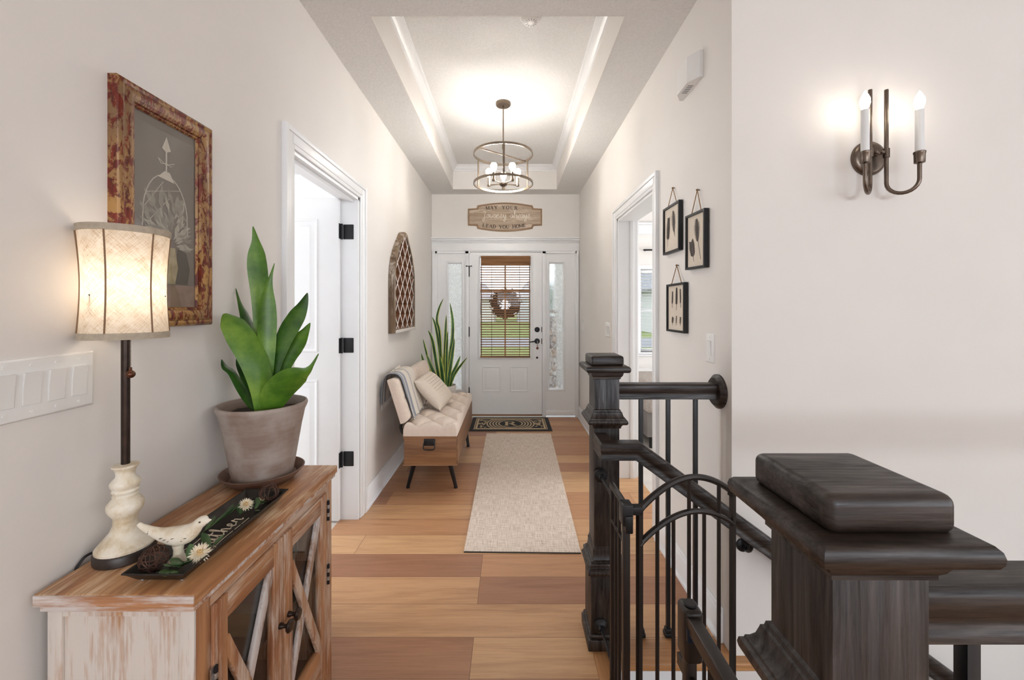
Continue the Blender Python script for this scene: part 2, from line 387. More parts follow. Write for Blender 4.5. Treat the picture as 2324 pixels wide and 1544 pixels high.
# walls -------------------------------------------------------------
def wall_x(b, x0, x1, y0, y1, z0, z1, holes):
    """wall along Y with rectangular openings (ya, yb, za, zb)"""
    y = y0
    for ya, yb, za, zb in sorted(holes):
        b.box(x0, x1, y, ya, z0, z1)
        if za > z0: b.box(x0, x1, ya, yb, z0, za)
        if zb < z1: b.box(x0, x1, ya, yb, zb, z1)
        y = yb
    b.box(x0, x1, y, y1, z0, z1)
def wall_y(b, y0, y1, x0, x1, z0, z1, holes):
    x = x0
    for xa, xb, za, zb in sorted(holes):
        b.box(x, xa, y0, y1, z0, z1)
        if za > z0: b.box(xa, xb, y0, y1, z0, za)
        if zb < z1: b.box(xa, xb, y0, y1, zb, z1)
        x = xb
    b.box(x, x1, y0, y1, z0, z1)
b = MB(); wall_x(b, XL-.12, XL, -6.5, YB, 0, ZC, [(LD[0], LD[1], 0, DH)]); struct('wall_left', b, M['wall'])
b = MB(); wall_x(b, XR, XR+.155, YS, YB, 0, ZC, [(RD[0], RD[1], 0, DH)]); struct('wall_right', b, M['wall'])
b = MB(); b.box(XR+.155, 4.7, YS, YS+.14, 0, ZC); b.box(XR, 4.7, YS, YS+.14, -2.6, 0); struct('wall_stair', b, M['wall'])
DX0, DX1 = -.957, .851                                       # entry unit opening
GW = (1.645, 2.75, .82, 1.86)                                 # guest room window
b = MB(); wall_y(b, YB, YB+.16, -3.8, 4.3, 0, ZC, [(DX0, DX1, 0, DH), GW]); struct('wall_back', b, M['wall'])
b = MB(); wall_y(b, -6.66, -6.5, XL-.12, 4.7, 0, ZC, [(-.5, 3.7, 1.45, 2.42)]); struct('wall_rear', b, M['wall'])
b = MB(); wall_x(b, 4.6, 4.74, -6.5, 1.75, -2.6, ZC, [(-4.95, -.25, .45, 2.42)]); struct('wall_great_room_side', b, M['wall'])
b = MB(); b.box(-3.8, -3.66, .7, 4.4, 0, ZC); b.box(-3.8, XL-.12, .58, .7, 0, ZC); b.box(-3.8, XL-.12, 4.4, 4.52, 0, ZC)
struct('wall_side_room', b, plain('cool_white_wall', (.80, .81, .83), .8, var=.01))
b = MB(); b.box(4.3, 4.44, 1.75, YB, 0, ZC); struct('wall_guest_room', b, M['wall'])
# stairwell below the floor
b = MB(); b.box(.33, .345, .42, 1.66, -2.6, -.03); b.box(.345, 4.6, .50, .52, -2.6, -.03); b.box(.345, XR, 1.672, 1.70, -2.6, -.03); b.box(.345, 4.6, .5, 1.66, -2.62, -2.6)
struct('wall_stairwell', b, M['wall'])
b = MB(); b.box(.345, 4.6, .52, .535, -.26, -.03); b.box(.345, XR, 1.655, 1.672, -.30, -.03)
struct('trim_4', b, M['trim'])
b = MB()
for k in range(12):
    z = -.19*(k+1); x = .40+.258*k
    b.box(x-.025, x+.262, .54, 1.60, z-.03, z, 0, .008); b.box(x-.012, x, .54, 1.60, z, z+.165, 1)
    b.box(x-.012, x+.25, .54, 1.60, z-.2, z-.03, 1)
struct('floor_stair', b, [M['oak'], M['trim']])
# ceiling with raised tray ----------------------------------------------
TX0, TX1, TY0, TY1 = -.69, .572, 2.012, 4.95
b = MB()
b.box(XL-.12, TX0, -6.66, YB+.16, ZC, ZT+.06); b.box(TX1, 4.74, -6.66, YB+.16, ZC, ZT+.06)
b.box(TX0, TX1, -6.66, TY0, ZC, ZT+.06); b.box(TX0, TX1, TY1, YB+.16, ZC, ZT+.06); b.box(-3.8, XL-.12, .58, 4.52, ZC, ZC+.1)
b.box(TX0, TX1, TY0, TY1, ZT, ZT+.06)
struct('ceiling', b, M['ceiling'])
b = MB(); t = .006
b.box(TX0, TX0+t, TY0, TY1, ZC+.001, ZT); b.box(TX1-t, TX1, TY0, TY1, ZC+.001, ZT); b.box(TX0+t, TX1-t, TY0, TY0+t, ZC+.001, ZT); b.box(TX0+t, TX1-t, TY1-t, TY1, ZC+.001, ZT)
struct('wall_tray', b, M['wall'])
b = MB()
b.ring(lambda u, v, d: Vector((u, v, ZT-d)), TX0+t, TX1-t, TY0+t, TY1-t, [(0, .066), (.008, .064), (.010, .055), (.022, .048), (.036, .026), (.040, .018), (.052, .014), (.054, .004), (.058, 0)])
struct('trim_5', b, M['trim'])                               # crown moulding in the tray
# doorway linings and casings ---------------------------------------------
def casing(b, f, a, c, top, wd=.085, th=.018):
    """flat casing with a raised outer bead round three sides; f(u along wall, z, depth out)"""
    def board(u0, u1, v0, v1, d0, d1):
        P = [f(u, v, d) for d in (d0, d1) for u, v in ((u0, v0), (u1, v0), (u1, v1), (u0, v1))]
        b.box(min(p.x for p in P), max(p.x for p in P), min(p.y for p in P), max(p.y for p in P), min(p.z for p in P), max(p.z for p in P), 0, .003)
    for s, u in ((-1, a), (1, c)):
        o = u+s*wd
        e = o+s*.0012; g = o+s*.0024
        board(min(u, o), max(u, o), 0, top+wd, 0, th*.62); board(min(u+s*.02, e), max(u+s*.02, e), 0, top+wd+.0012, -.001, th*.85)
        board(min(o-s*.022, g), max(o-s*.022, g), 0, top+wd+.0024, -.002, th*1.25)
    board(a+.0005, c-.0005, top, top+wd-.001, 0, th*.62); board(a-.018, c+.018, top+.02, top+wd, -.001, th*.84); board(a-wd+.01, c+wd-.01, top+wd-.022, top+wd+.0018, -.002, th*1.24)
fl = lambda u, z, d: Vector((XL+d, u, z)); fr = lambda u, z, d: Vector((XR-d, u, z)); fb = lambda u, z, d: Vector((u, YB-d, z))
b = MB(); casing(b, fl, *LD, DH); struct('trim_6', b, M['trim'])
b = MB(); casing(b, fr, *RD, DH); struct('trim_7', b, M['trim'])
b = MB()
for y0, y1 in ((LD[0], LD[0]+.018), (LD[1]-.018, LD[1])): b.box(XL-.12, XL, y0, y1, 0, DH)
b.box(XL-.12, XL, LD[0], LD[1], DH-.018, DH)
b.box(XL-.075, XL-.04, LD[0]+.018, LD[0]+.03, 0, DH-.018, 0, .002); b.box(XL-.05, XL-.03, LD[0]+.02, LD[1]-.02, DH-.032, DH-.018, 0, .002)
struct('trim_8', b, M['trim'])
b = MB()
for y0, y1 in ((RD[0], RD[0]+.018), (RD[1]-.018, RD[1])): b.box(XR, XR+.155, y0, y1, 0, DH)
b.box(XR, XR+.155, RD[0], RD[1], DH-.018, DH)
b.box(XR+.095, XR+.125, RD[1]-.03, RD[1]-.018, 0, DH-.018, 0, .002)
b.box(XR+.155, XR+.172, RD[1], RD[1]+.08, 0, DH+.08, 0, .003); b.box(XR+.155, XR+.172, RD[0]-.08, RD[0], 0, DH+.08, 0, .003)
struct('trim_9', b, M['trim'])
# baseboards ---------------------------------------------------------
def base(name, boxes):
    b = MB()
    for x0, x1, y0, y1 in boxes: b.box(x0, x1, y0, y1, 0, .125, 0, .003)
    for x0, x1, y0, y1 in boxes:
        dx, dy = (.004, 0) if x1-x0 < .1 else (0, .004)
        b.box(x0+(dx if x0 > 0 else 0), x1-(dx if x0 < 0 else 0), y0+dy, y1, .12, .142, 0, .003)
        sx = (-1 if x0 > 0 else 1) if dx else 0
        if dx: b.box(min(x0, x0-.01) if x0 > 0 else x1-.004, x0+.004 if x0 > 0 else x1+.01, y0, y1, 0, .018, 0, .003)
    struct(name, b, M['trim'])
base('baseboard_left', [(XL, XL+.014, LD[1]+.087, YB), (XL, XL+.014, -6.5, LD[0]-.087)])
base('baseboard_right', [(XR-.014, XR, YS+.06, RD[0]-.087), (XR-.014, XR, RD[1]+.087, YB)])
base('baseboard_back', [(1.04, 4.3, YB-.014, YB)])
# front entry: header, frame, sidelights ---------------------------------------
b = MB()
b.box(XL+.001, XR-.001, YB-.022, YB, DH, DH+.10, 0, .002)
for z0, z1, d in ((DH+.10, DH+.115, .03), (DH+.115, DH+.130, .045), (DH+.130, DH+.148, .062), (DH+.148, DH+.166, .075)): b.box(XL+.001, XR-.001, YB-d, YB, z0, z1, 0, .003)
struct('trim_10', b, M['trim'])                              # head casing with crown
b = MB()
S1, S2, S3, S4 = -.515, -.505, .408, .418
for x0, x1 in ((DX0, DX0+.045), (-.56, -.514), (.408, .455), (DX1-.03, DX1)): b.box(x0, x1, YB-.012, YB+.13, 0, DH, 0, .003)
b.box(-.514, .408, YB-.004, YB+.13, 2.078, DH); b.box(DX0, -.5, YB-.012, YB+.13, 2.06, DH); b.box(.4, DX1, YB-.012, YB+.13, 2.06, DH)
b.box(DX0-.02, DX0+.02, YB-.022, YB, 0, DH, 0, .003); b.box(DX1-.012, DX1+.015, YB-.022, YB, 0, DH, 0, .003)
struct('trim_11', b, M['trim'])
b = MB(); b.box(-.514, .408, YB-.03, YB+.13, 0, .018, 0, .003); struct('trim_12', b, plain('pale_threshold', (.75, .74, .71), .4))
b = MB(); b.box(-.512, .406, YB-.006, YB+.05, .018, .034, 0, .002); struct('trim_13', b, wood('wood_sill_strip', hexc(110, 70, 42), hexc(160, 108, 68), 0))
def _rain():
    m, n, l, p = new_mat('rain_textured_glass'); n.remove(p)
    v = coords(n, l, (1, 1, .55), space='World'); f = tnoise(n, l, v, 55, 4, .65, 1.5)
    r = n.new('ShaderNodeBsdfRefraction'); r.inputs['IOR'].default_value = 1.06; r.inputs['Roughness'].default_value = .03
    g = n.new('ShaderNodeBsdfGlossy'); g.inputs['Roughness'].default_value = .2; mx = n.new('ShaderNodeMixShader'); mx.inputs[0].default_value = .06
    bp = n.new('ShaderNodeBump'); bp.inputs['Strength'].default_value = .5; bp.inputs['Distance'].default_value = .01; l.new(f, bp.inputs['Height'])
    l.new(bp.outputs[0], r.inputs['Normal']); l.new(bp.outputs[0], g.inputs['Normal'])
    tl = n.new('ShaderNodeBsdfTranslucent'); tl.inputs['Color'].default_value = (.9, .9, .88, 1); m2 = n.new('ShaderNodeMixShader')
    l.new(ramp(n, l, f, [(.45, (0, 0, 0)), (.62, (.35, .35, .35))]), m2.inputs[0]); l.new(r.outputs[0], m2.inputs[1]); l.new(tl.outputs[0], m2.inputs[2]); l.new(m2.outputs[0], mx.inputs[1]); l.new(g.outputs[0], mx.inputs[2]); l.new(mx.outputs[0], n['Material Output'].inputs[0]); return m
RAIN = _rain()
for k, (x0, x1, g0, g1) in enumerate(((DX0+.045, -.56, -.772, -.610), (.455, DX1-.03, .503, .668))):
    s = sroot('window_%d' % (k+1), ((x0+x1)/2, YB+.04, .02))
    b = MB(); gz0, gz1 = .358, 1.935; y0, y1 = YB+.012, YB+.055
    b.box(x0, g0-.02, y0, y1, .02, 2.06); b.box(g1+.02, x1, y0, y1, .02, 2.06); b.box(g0-.02, g1+.02, y0, y1, .02, gz0-.02); b.box(g0-.02, g1+.02, y0, y1, gz1+.02, 2.06)
    b.box(x0, x1, YB-.002, y1, .02, .075, 0, .004)
    build('window_frame', b, M['door'], s)
    b = MB(); f = lambda u, v, d: Vector((u, y0-d, v))
    b.ring(f, g0-.032, g1+.032, gz0-.032, gz1+.032, [(0, -.002), (.002, .008), (.014, .012), (.024, .006), (.032, -.01), (.034, -.03)])
    build('window_trim', b, M['trim'], s)
    b = MB(); b.box(g0-.01, g1+.01, y0+.02, y0+.026, gz0-.01, gz1+.01); build('glass_pane', b, RAIN, s)
# front door ------------------------------------------------------------
def raised_panel(f, u0, u1, v0, v1, parent, mat):
    b = MB(); b.ring(f, u0, u1, v0, v1, [(0, 0), (.003, .006), (.012, .007), (.02, .001), (.034, .0015), (.05, .008), (.052, .008)], 0, False, True)
    return build('panel', b, mat, parent)
d1 = sroot('door_1', (-.05, YB+.03, .035)); y0, y1 = YB+.004, YB+.048
fd = lambda u, v, d: Vector((u, y0-d, v))
gx0, gx1, gz0, gz1 = -.375, .262, .76, 2.01
b = MB(); dx0, dx1 = -.51, .4045
b.box(dx0, gx0, y0, y1, .035, 2.074); b.box(gx1, dx1, y0, y1, .035, 2.074); b.box(gx0, gx1, y0, y1, .035, gz0); b.box(gx0, gx1, y0, y1, gz1, 2.074)
build('door_slab', b, M['door'], d1)
raised_panel(fd, -.345, -.112, .318, .642, d1, M['door']); raised_panel(fd, .002, .236, .318, .642, d1, M['door'])
b = MB(); b.ring(fd, gx0-.03, gx1+.03, gz0-.03, gz1+.03, [(0, 0), (.004, .01), (.02, .012), (.03, .004), (.034, -.02)]); build('window_frame', b, M['trim'], d1)
b = MB()
b.box(-.0585-.009, -.0585+.009, y0+.014, y0+.03, gz0, gz1)
for z in (1.165, 1.59): b.box(gx0, gx1, y0+.014, y0+.03, z-.009, z+.009)
build('muntin', b, plain('tan_shaded_muntin', hexc(176, 132, 92), .6), d1)
b = MB(); b.box(gx0, gx1, y0+.02, y0+.024, gz0, gz1); build('glass_pane', b, M['pane'], d1)
for z0, z1 in ((1.77, 1.9), (1.015, 1.135), (.27, .375)):
    b = MB(); b.box(-.522, -.505, y0-.014, y0+.002, z0, z1, 0, .002); b.tube([(-.514, y0-.012, z0-.004), (-.514, y0-.012, z1+.004)], .0055)
    hi = build('hinge', b, M['hinge'], d1)
    if z0 > 1.7:
        b = MB(); b.tube([(-.54, y0-.02, 1.9), (-.485, y0-.024, 1.9)], .004); b.ball((-.543, y0-.02, 1.9), .009); b.ball((-.482, y0-.024, 1.9), .008); build('hinge_stop', b, M['hinge'], hi)
RXm = Matrix.Rotation(PI/2, 3, 'X')
b = MB(); b.lathe([(.033, 0), (.033, .008), (.028, .014), (.018, .016), (.016, .024), (0, .025)], (.344, y0, 1.101), 28, 0, RXm); build('deadbolt', b, M['hinge'], d1)
b = MB(); b.lathe([(.034, 0), (.034, .008), (.03, .013), (.012, .016), (.012, .045), (0, .045)], (.344, y0, .957), 28, 0, RXm); h = build('door_handle', b, M['hinge'], d1)
b = MB(); b.tube(spline([(.344, y0-.04, .957), (.32, y0-.046, .957), (.28, y0-.046, .952), (.245, y0-.04, .946)]), [.009]*9+[.0085]*8+[.007]*8, 10); build('lever', b, M['hinge'], h)
b = MB(); b.lathe([(.014, 0), (.014, .004), (.009, .01), (0, .011)], (.344, y0, .748), 20, 0, RXm); build('door_viewer', b, M['hinge'], d1)
b = MB(); b.box(.398, .408, y0-.003, y0+.001, 1.07, 1.135); b.box(.398, .408, y0-.003, y0+.001, .92, .99); build('strike_plate', b, M['hinge'], d1)
# side room door, swung open into the room ----------------------------------
d2 = sroot('door_2', (-1.5, 2.64, .012)); DY0, DY1 = 2.612, 2.648
b = MB(); b.box(-1.905, -1.092, DY0, DY1, .012, 2.075, 0, .002); build('door_slab', b, M['door'], d2)
f2 = lambda u, v, d: Vector((u, DY0-d, v))
raised_panel(f2, -1.75, -1.222, 1.09, 1.94, d2, M['door']); raised_panel(f2, -1.75, -1.222, .20, .915, d2, M['door'])
for z in (1.865, 1.13, .395):
    b = MB(); b.box(-1.078, -1.012, 2.6535, 2.6575, z-.048, z+.048, 0, .004); b.tube([(-1.083, 2.642, z-.05), (-1.083, 2.642, z+.05)], .007)
    b.box(-1.0905, -1.087, DY0+.003, DY1, z-.048, z+.048); build('hinge', b, M['hinge'], d2)
# guest room window with casing -----------------------------------------
g3 = sroot('window_3', (2.2, YB, .8)); fy = lambda u, v, d: Vector((u, YB-d, v)); x0, x1, z0, z1 = GW
b = MB(); b.ring(fy, x0-.05, x1+.05, z0-.05, z1+.05, [(0, 0), (0, .02), (.044, .016), (.05, .004), (.05, -.1)]); b.box(x0-.07, x1+.07, YB-.05, YB, z0-.02, z0, 0, .004); build('window_frame', b, M['trim'], g3)
b = MB(); b.box(x0, x1, YB+.1, YB+.105, z0, z1); build('glass_pane', b, M['pane'], g3)
b = MB(); b.ring(fy, x0, x1, z0, z1, [(0, -.085), (0, -.07), (.035, -.07), (.035, -.1)]); b.box(x0, x1, YB+.075, YB+.1, 1.33, 1.36); build('window_sash', b, M['trim'], g3)
b = MB(); b.box(XR+.155, 4.3, YB-.02, YB, 2.30, 2.42, 0, .003); b.box(XR+.155, 4.3, YB-.045, YB, 2.42, 2.445, 0, .003); struct('trim_14', b, M['trim'])
# rear and side great room window frames (behind the camera)
b = MB(); b.ring(lambda u, v, d: Vector((u, -6.5+d, v)), -.55, 3.75, 1.40, 2.47, [(0, 0), (0, .02), (.07, .02), (.07, -.1)])
for x in (.93, 2.26): b.box(x-.03, x+.03, -6.53, -6.5, 1.45, 2.42)
struct('window_4', b, M['trim'])
b = MB(); b.ring(lambda u, v, d: Vector((4.6-d, u, v)), -5.0, -.2, .40, 2.47, [(0, 0), (0, .02), (.07, .02), (.07, -.1)]); b.box(4.6, 4.63, -2.63, -2.57, .45, 2.42); struct('window_5', b, M['trim'])
# outdoors -------------------------------------------------------------
lawn_m, n, l, p = new_mat('lawn'); f = tnoise(n, l, coords(n, l, space='World'), .9, 6, .7)
l.new(ramp(n, l, f, [(.3, (.12, .17, .035)), (.7, (.22, .25, .07))]), p.inputs['Base Color']); p.inputs['Roughness'].default_value = .95
b = MB(); b.box(-60, 60, 8.2, 120, -.55, -.45); b.box(-60, -2.4, YB+.2, 8.2, -.55, -.45); b.box(2.4, 60, YB+.2, 8.2, -.55, -.45); struct('lawn', b, lawn_m)
b = MB(); b.box(-2.4, 2.4, YB+.13, 8.2, -.5, -.06); struct('floor_porch', b, plain('porch_concrete', (.42, .41, .39), .9))
b = MB(); b.box(-60, 60, 19, 25, -.45, -.44); struct('street', b, plain('asphalt', (.22, .22, .23), .9))
stuc = plain('porch_stucco', (.60, .585, .555), .95, var=.15, vs=30, bmp=.5, bs=90)
b = MB(); b.box(.66, 1.3, 6.0, 6.2, -.06, 3.2); struct('wall_porch_right', b, stuc)
b = MB(); b.box(-1.6, -.60, 6.3, 6.5, -.06, 3.2); struct('wall_porch_left', b, stuc)
# ================================================================== CABINET BY THE LEFT WALL
TT = .788                                                    # table top height
cab = thing('console_cabinet', 'distressed whitewashed tan wood cabinet with two glazed lattice doors by left wall', 'cabinet', (-.81, 1.17, 0))
FX, BX, NY, FY = -.652, -.955, .852, 1.500                   # front, back, near end, far end
b = MB(); b.box(-.968, -.640, .832, 1.522, TT-.026, TT, 0, .003); o = build('top', b, M['tan_top'], cab)
b = MB(); b.box(-.962, -.646, .838, 1.516, TT-.040, TT-.026, 0, .002); build('top_moulding', b, M['white_x'], cab)
b = MB(); b.box(-.967, -.641, .8302, .8325, TT-.024, TT-.002); build('top_edge', b, M['white_x'], cab)
b = MB(); b.box(BX, FX-.014, NY, NY+.018, .06, TT-.04); b.box(BX, BX+.03, NY-.006, NY, .0, TT-.04, 0, .001); b.box(FX-.03, FX, NY-.006, NY, .0, TT-.04, 0, .001)
b.box(BX+.03, FX-.03, NY-.004, NY, TT-.056, TT-.04); b.box(BX+.03, FX-.03, NY-.004, NY, .06, .13)
build('side_panel', b, M['white_z'], cab)
b = MB(); b.box(BX, FX-.014, FY-.018, FY, .06, TT-.04); build('side_panel', b, M['tan_z'], cab)
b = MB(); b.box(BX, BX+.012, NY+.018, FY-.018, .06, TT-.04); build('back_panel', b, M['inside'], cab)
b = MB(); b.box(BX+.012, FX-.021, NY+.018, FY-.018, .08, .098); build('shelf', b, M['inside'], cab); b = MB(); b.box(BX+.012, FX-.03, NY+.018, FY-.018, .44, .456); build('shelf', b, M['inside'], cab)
for y0, y1 in ((NY, .893), (1.452, FY)): b = MB(); b.box(FX-.02, FX, y0, y1, 0, TT-.04, 0, .002); build('face_stile', b, M['tan_z'], cab)
for z0, z1 in ((TT-.068, TT-.04), (.06, .092)): b = MB(); b.box(FX-.02, FX, .893, 1.452, z0, z1, 0, .001); build('face_rail', b, M['tan_y'], cab)
for x, y in ((BX+.02, NY+.02), (FX-.02, NY+.02), (BX+.02, FY-.02), (FX-.02, FY-.02)): b = MB(); b.box(x-.018, x+.018, y-.018, y+.018, 0, .06, 0, .002); build('foot', b, M['tan_z'], cab)
ZD0, ZD1 = .095, TT-.070
for k, (a, c, hs, kn) in enumerate(((.895, 1.1705, -1, 1.150), (1.1745, 1.450, 1, 1.195))):
    st = .045; x0, x1 = FX-.016, FX+.006
    b = MB(); b.box(x0, x1, c-st if hs < 0 else a, c if hs < 0 else a+st, ZD0, ZD1, 0, .002); dr = build('door', b, M['tan_z'], cab)
    b = MB(); b.box(x0, x1, a if hs < 0 else c-st, a+st if hs < 0 else c, ZD0, ZD1, 0, .002); build('door_stile', b, M['tan_z'], dr)
    for q0, q1 in ((ZD1-.058, ZD1), (ZD0, ZD0+.11)): b = MB(); b.box(x0, x1-.001, a+st, c-st, q0, q1, 0, .002); build('door_rail', b, M['tan_y'], dr)
    y0, y1, z0, z1 = a+st, c-st, ZD0+.11, ZD1-.058
    b = MB(); b.bar((FX-.004, y0-.004, z0+.02), (FX-.004, y1+.004, z1+.012), .028, .013, (1, 0, 0), 0, .003); build('lattice_bar', b, M['bar_wash'], dr)
    b = MB(); b.bar((FX-.001, y0-.006, z1-.045), (FX-.001, y1+.006, z0-.02), .028, .014, (1, 0, 0), 0, .003); build('lattice_bar', b, M['tan_z'], dr)
    b = MB(); b.box(FX-.012, FX-.010, y0-.005, y1+.005, z0-.005, z1+.005); build('glass_pane', b, M['cabglass'], dr)
    b = MB(); b.lathe([(.008, 0), (.008, .006), (.0055, .012), (.0055, .02), (.015, .024), (.0175, .029), (.013, .034), (0, .035)], (x1, kn, .478), 20, 0, Matrix.Rotation(PI/2, 3, 'Y')); build('knob', b, M['rod'], dr)
    for z in (.655, .43) if hs > 0 else (.555, .2):
        y = a if hs < 0 else c; b = MB()
        b.box(FX+.0055, FX+.008, y-.012 if hs < 0 else y-.002, y+.002 if hs < 0 else y+.012, z-.035, z+.035, 1)
        for q in range(5): b.tube([(FX+.010, y, z-.035+q*.014), (FX+.010, y, z-.022+q*.014)], .0048, 10, False, q % 2)
        build('hinge', b, [M['black'], M['silver']], dr)
# a few things kept inside, dim behind the panes
def inside_thing(name, label, cat, mb, mat): return tag(build(name, mb, mat), label, cat)
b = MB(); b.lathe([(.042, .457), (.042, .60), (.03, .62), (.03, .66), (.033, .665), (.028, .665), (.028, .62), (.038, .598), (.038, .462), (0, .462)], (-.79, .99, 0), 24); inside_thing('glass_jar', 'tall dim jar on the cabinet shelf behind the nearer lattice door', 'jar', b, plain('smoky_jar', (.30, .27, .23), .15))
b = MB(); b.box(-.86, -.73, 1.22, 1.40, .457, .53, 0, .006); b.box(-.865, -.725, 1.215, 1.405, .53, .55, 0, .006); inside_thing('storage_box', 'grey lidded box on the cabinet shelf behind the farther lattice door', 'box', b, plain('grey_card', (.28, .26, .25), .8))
b = MB(); b.lathe([(.03, .099), (.07, .12), (.085, .17), (.08, .17), (.066, .125), (0, .108)], (-.78, 1.31, 0), 28); inside_thing('glass_bowl', 'clear glass bowl on the cabinet floor behind the farther lattice door', 'bowl', b, M['cabglass'])
# ------------------------------------------------------------------ table lamp
LX, LY = -.903, .963
lamp = thing('table_lamp', 'lit table lamp with linen drum shade and cream turned base on the cabinet', 'lamp', (LX, LY, TT))
lc = (LX, LY, 0)
b = MB(); b.lathe([(.0545, TT), (.057, TT+.003), (.057, TT+.021), (.054, TT+.025), (0, TT+.025)], lc, 40); build('plinth', b, M['plinth'], lamp)
b = MB(); b.lathe([(.054, .812), (.0545, .818), (.050, .824), (.040, .836), (.029, .85), (.0235, .864), (.022, .876), (.0245, .886), (.031, .895), (.0345, .904), (.034, .914), (.028, .923), (.0225, .928), (.0245, .933), (.0215, .937), (.0255, .943), (.0235, .949), (.0275, .955), (.0285, .962), (.0255, .968), (.019, .974), (.0175, .98), (.0185, .989), (.0215, .996), (.025, .9995), (.025, 1.003), (.012, 1.005), (0, 1.005)], lc, 48); build('base', b, M['cream'], lamp)
b = MB(); b.tube([(LX, LY, 1.0), (LX, LY, 1.325)], .0085, 16); b.lathe([(.017, 1.322), (.017, 1.37), (.012, 1.372), (0, 1.372)], lc, 20); build('post', b, M['rod'], lamp)
S0, S1_ = 1.3, 1.556
def shade_r(t): return .0795-.0065*math.sin(PI*t)+.0025*t
prof = [(shade_r(i/14), lerp(S0, S1_, i/14)) for i in range(15)]
b = MB(); b.grid([[(LX+r*math.cos(2*PI*k/64), LY+r*math.sin(2*PI*k/64), z) for k in range(64)] for r, z in prof], 0, False, True)
sh = build('lamp_shade', b, M['linen'], lamp)
for t0, t1 in ((0, .058), (.942, 1)):
    b = MB(); rows = [[(LX+r*math.cos(2*PI*k/64), LY+r*math.sin(2*PI*k/64), z) for k in range(64)] for r, z in ((shade_r(t0)-.0012, lerp(S0, S1_, t0)), (shade_r(t0)+.0018, lerp(S0, S1_, t0)), (shade_r(t1)+.0018, lerp(S0, S1_, t1)), (shade_r(t1)-.0012, lerp(S0, S1_, t1)))]
    b.grid(rows, 0, True, True); build('binding', b, M['linen_band'], sh)
b = MB()
for k in range(6):
    a = math.radians(-72+60*k); b.tube([(LX+(shade_r(i/10)+.0004)*math.cos(a), LY+(shade_r(i/10)+.0004)*math.sin(a), lerp(S0+.014, S1_-.014, i/10)) for i in range(11)], .0016, 6)
build('rib', b, plain('brown_seam', hexc(132, 104, 80), .9), sh)
b = MB(); b.ball((LX, LY, 1.43), .024, 0, 18, 1, 1, 1.25); b.lathe([(.0125, 1.372), (.0135, 1.4), (.018, 1.412), (0, 1.412)], lc, 18); build('bulb', b, M['lampbulb'], lamp)
b = MB()
for k in range(3):
    a = 2*PI*k/3+.4; b.tube([(LX, LY, 1.372), (LX+.05*math.cos(a), LY+.05*math.sin(a), 1.372), (LX+.0755*math.cos(a), LY+.0755*math.sin(a), 1.40)], .0014, 6)
build('shade_holder', b, M['rod'], lamp)
b = MB(); px, py = LX+.017, LY-.006
b.tube([(LX, LY, 1.345), (px, py, 1.342)], .003, 8)
for i in range(30): b.ball((px, py, 1.336-i*.0037), .0017, 0, 6)
pc = build('pull_chain', b, M['brass'], lamp)
b = MB(); b.ball((px, py, 1.216), .0095, 0, 18); b.tube([(px, py, 1.222), (px, py, 1.232)], .003, 8); build('pull_knob', b, plain('copper_bead', (.12, .05, .03), .25, .8), pc)
b = MB(); b.tube(spline([(LX-.05, LY-.008, TT+.012), (LX-.062, LY-.018, TT+.017), (LX-.069, LY-.034, TT+.008), (LX-.0715, LY-.048, TT-.03), (LX-.0718, LY-.055, TT-.2)]), .003, 8); build('cord', b, M['black'], lamp)
# ------------------------------------------------------------------ long tin tray
TX, TY_ = -.7405, 1.05
tray = thing('serving_tray', 'long dark tin tray with cream script lettering on the cabinet top', 'tray', (TX, TY_, TT))
tz = TT+.010; hw, hl = .062, .198
b = MB()
def rr(w, l, z): return [(TX-w, TY_-l, z), (TX+w, TY_-l, z), (TX+w, TY_+l, z), (TX-w, TY_+l, z)]
b.grid([rr(hw-.016, hl-.018, tz), rr(hw, hl, tz+.020), rr(hw+.003, hl+.003, tz+.021), rr(hw+.003, hl+.003, tz+.018), rr(hw+.001, hl+.001, tz+.018), rr(hw-.014, hl-.016, tz-.003)], 0, False, True)
q = [b.bm.verts.new(p) for p in rr(hw-.016, hl-.018, tz)]; b.face(q); q = [b.bm.verts.new(p) for p in rr(hw-.014, hl-.016, tz-.003)]; b.face(q[::-1])
build('tray_body', b, M['traymetal'], tray, 25)
for sx in (-1, 1):
    for sy in (-1, 1):
        b = MB(); b.ball((TX+sx*.042, TY_+sy*.176, TT+.0045), .0045, 0, 12); b.tube([(TX+sx*.042, TY_+sy*.176, TT+.006), (TX+sx*.042, TY_+sy*.176, TT+.011)], .002, 6); build('foot', b, M['silver'], tray)
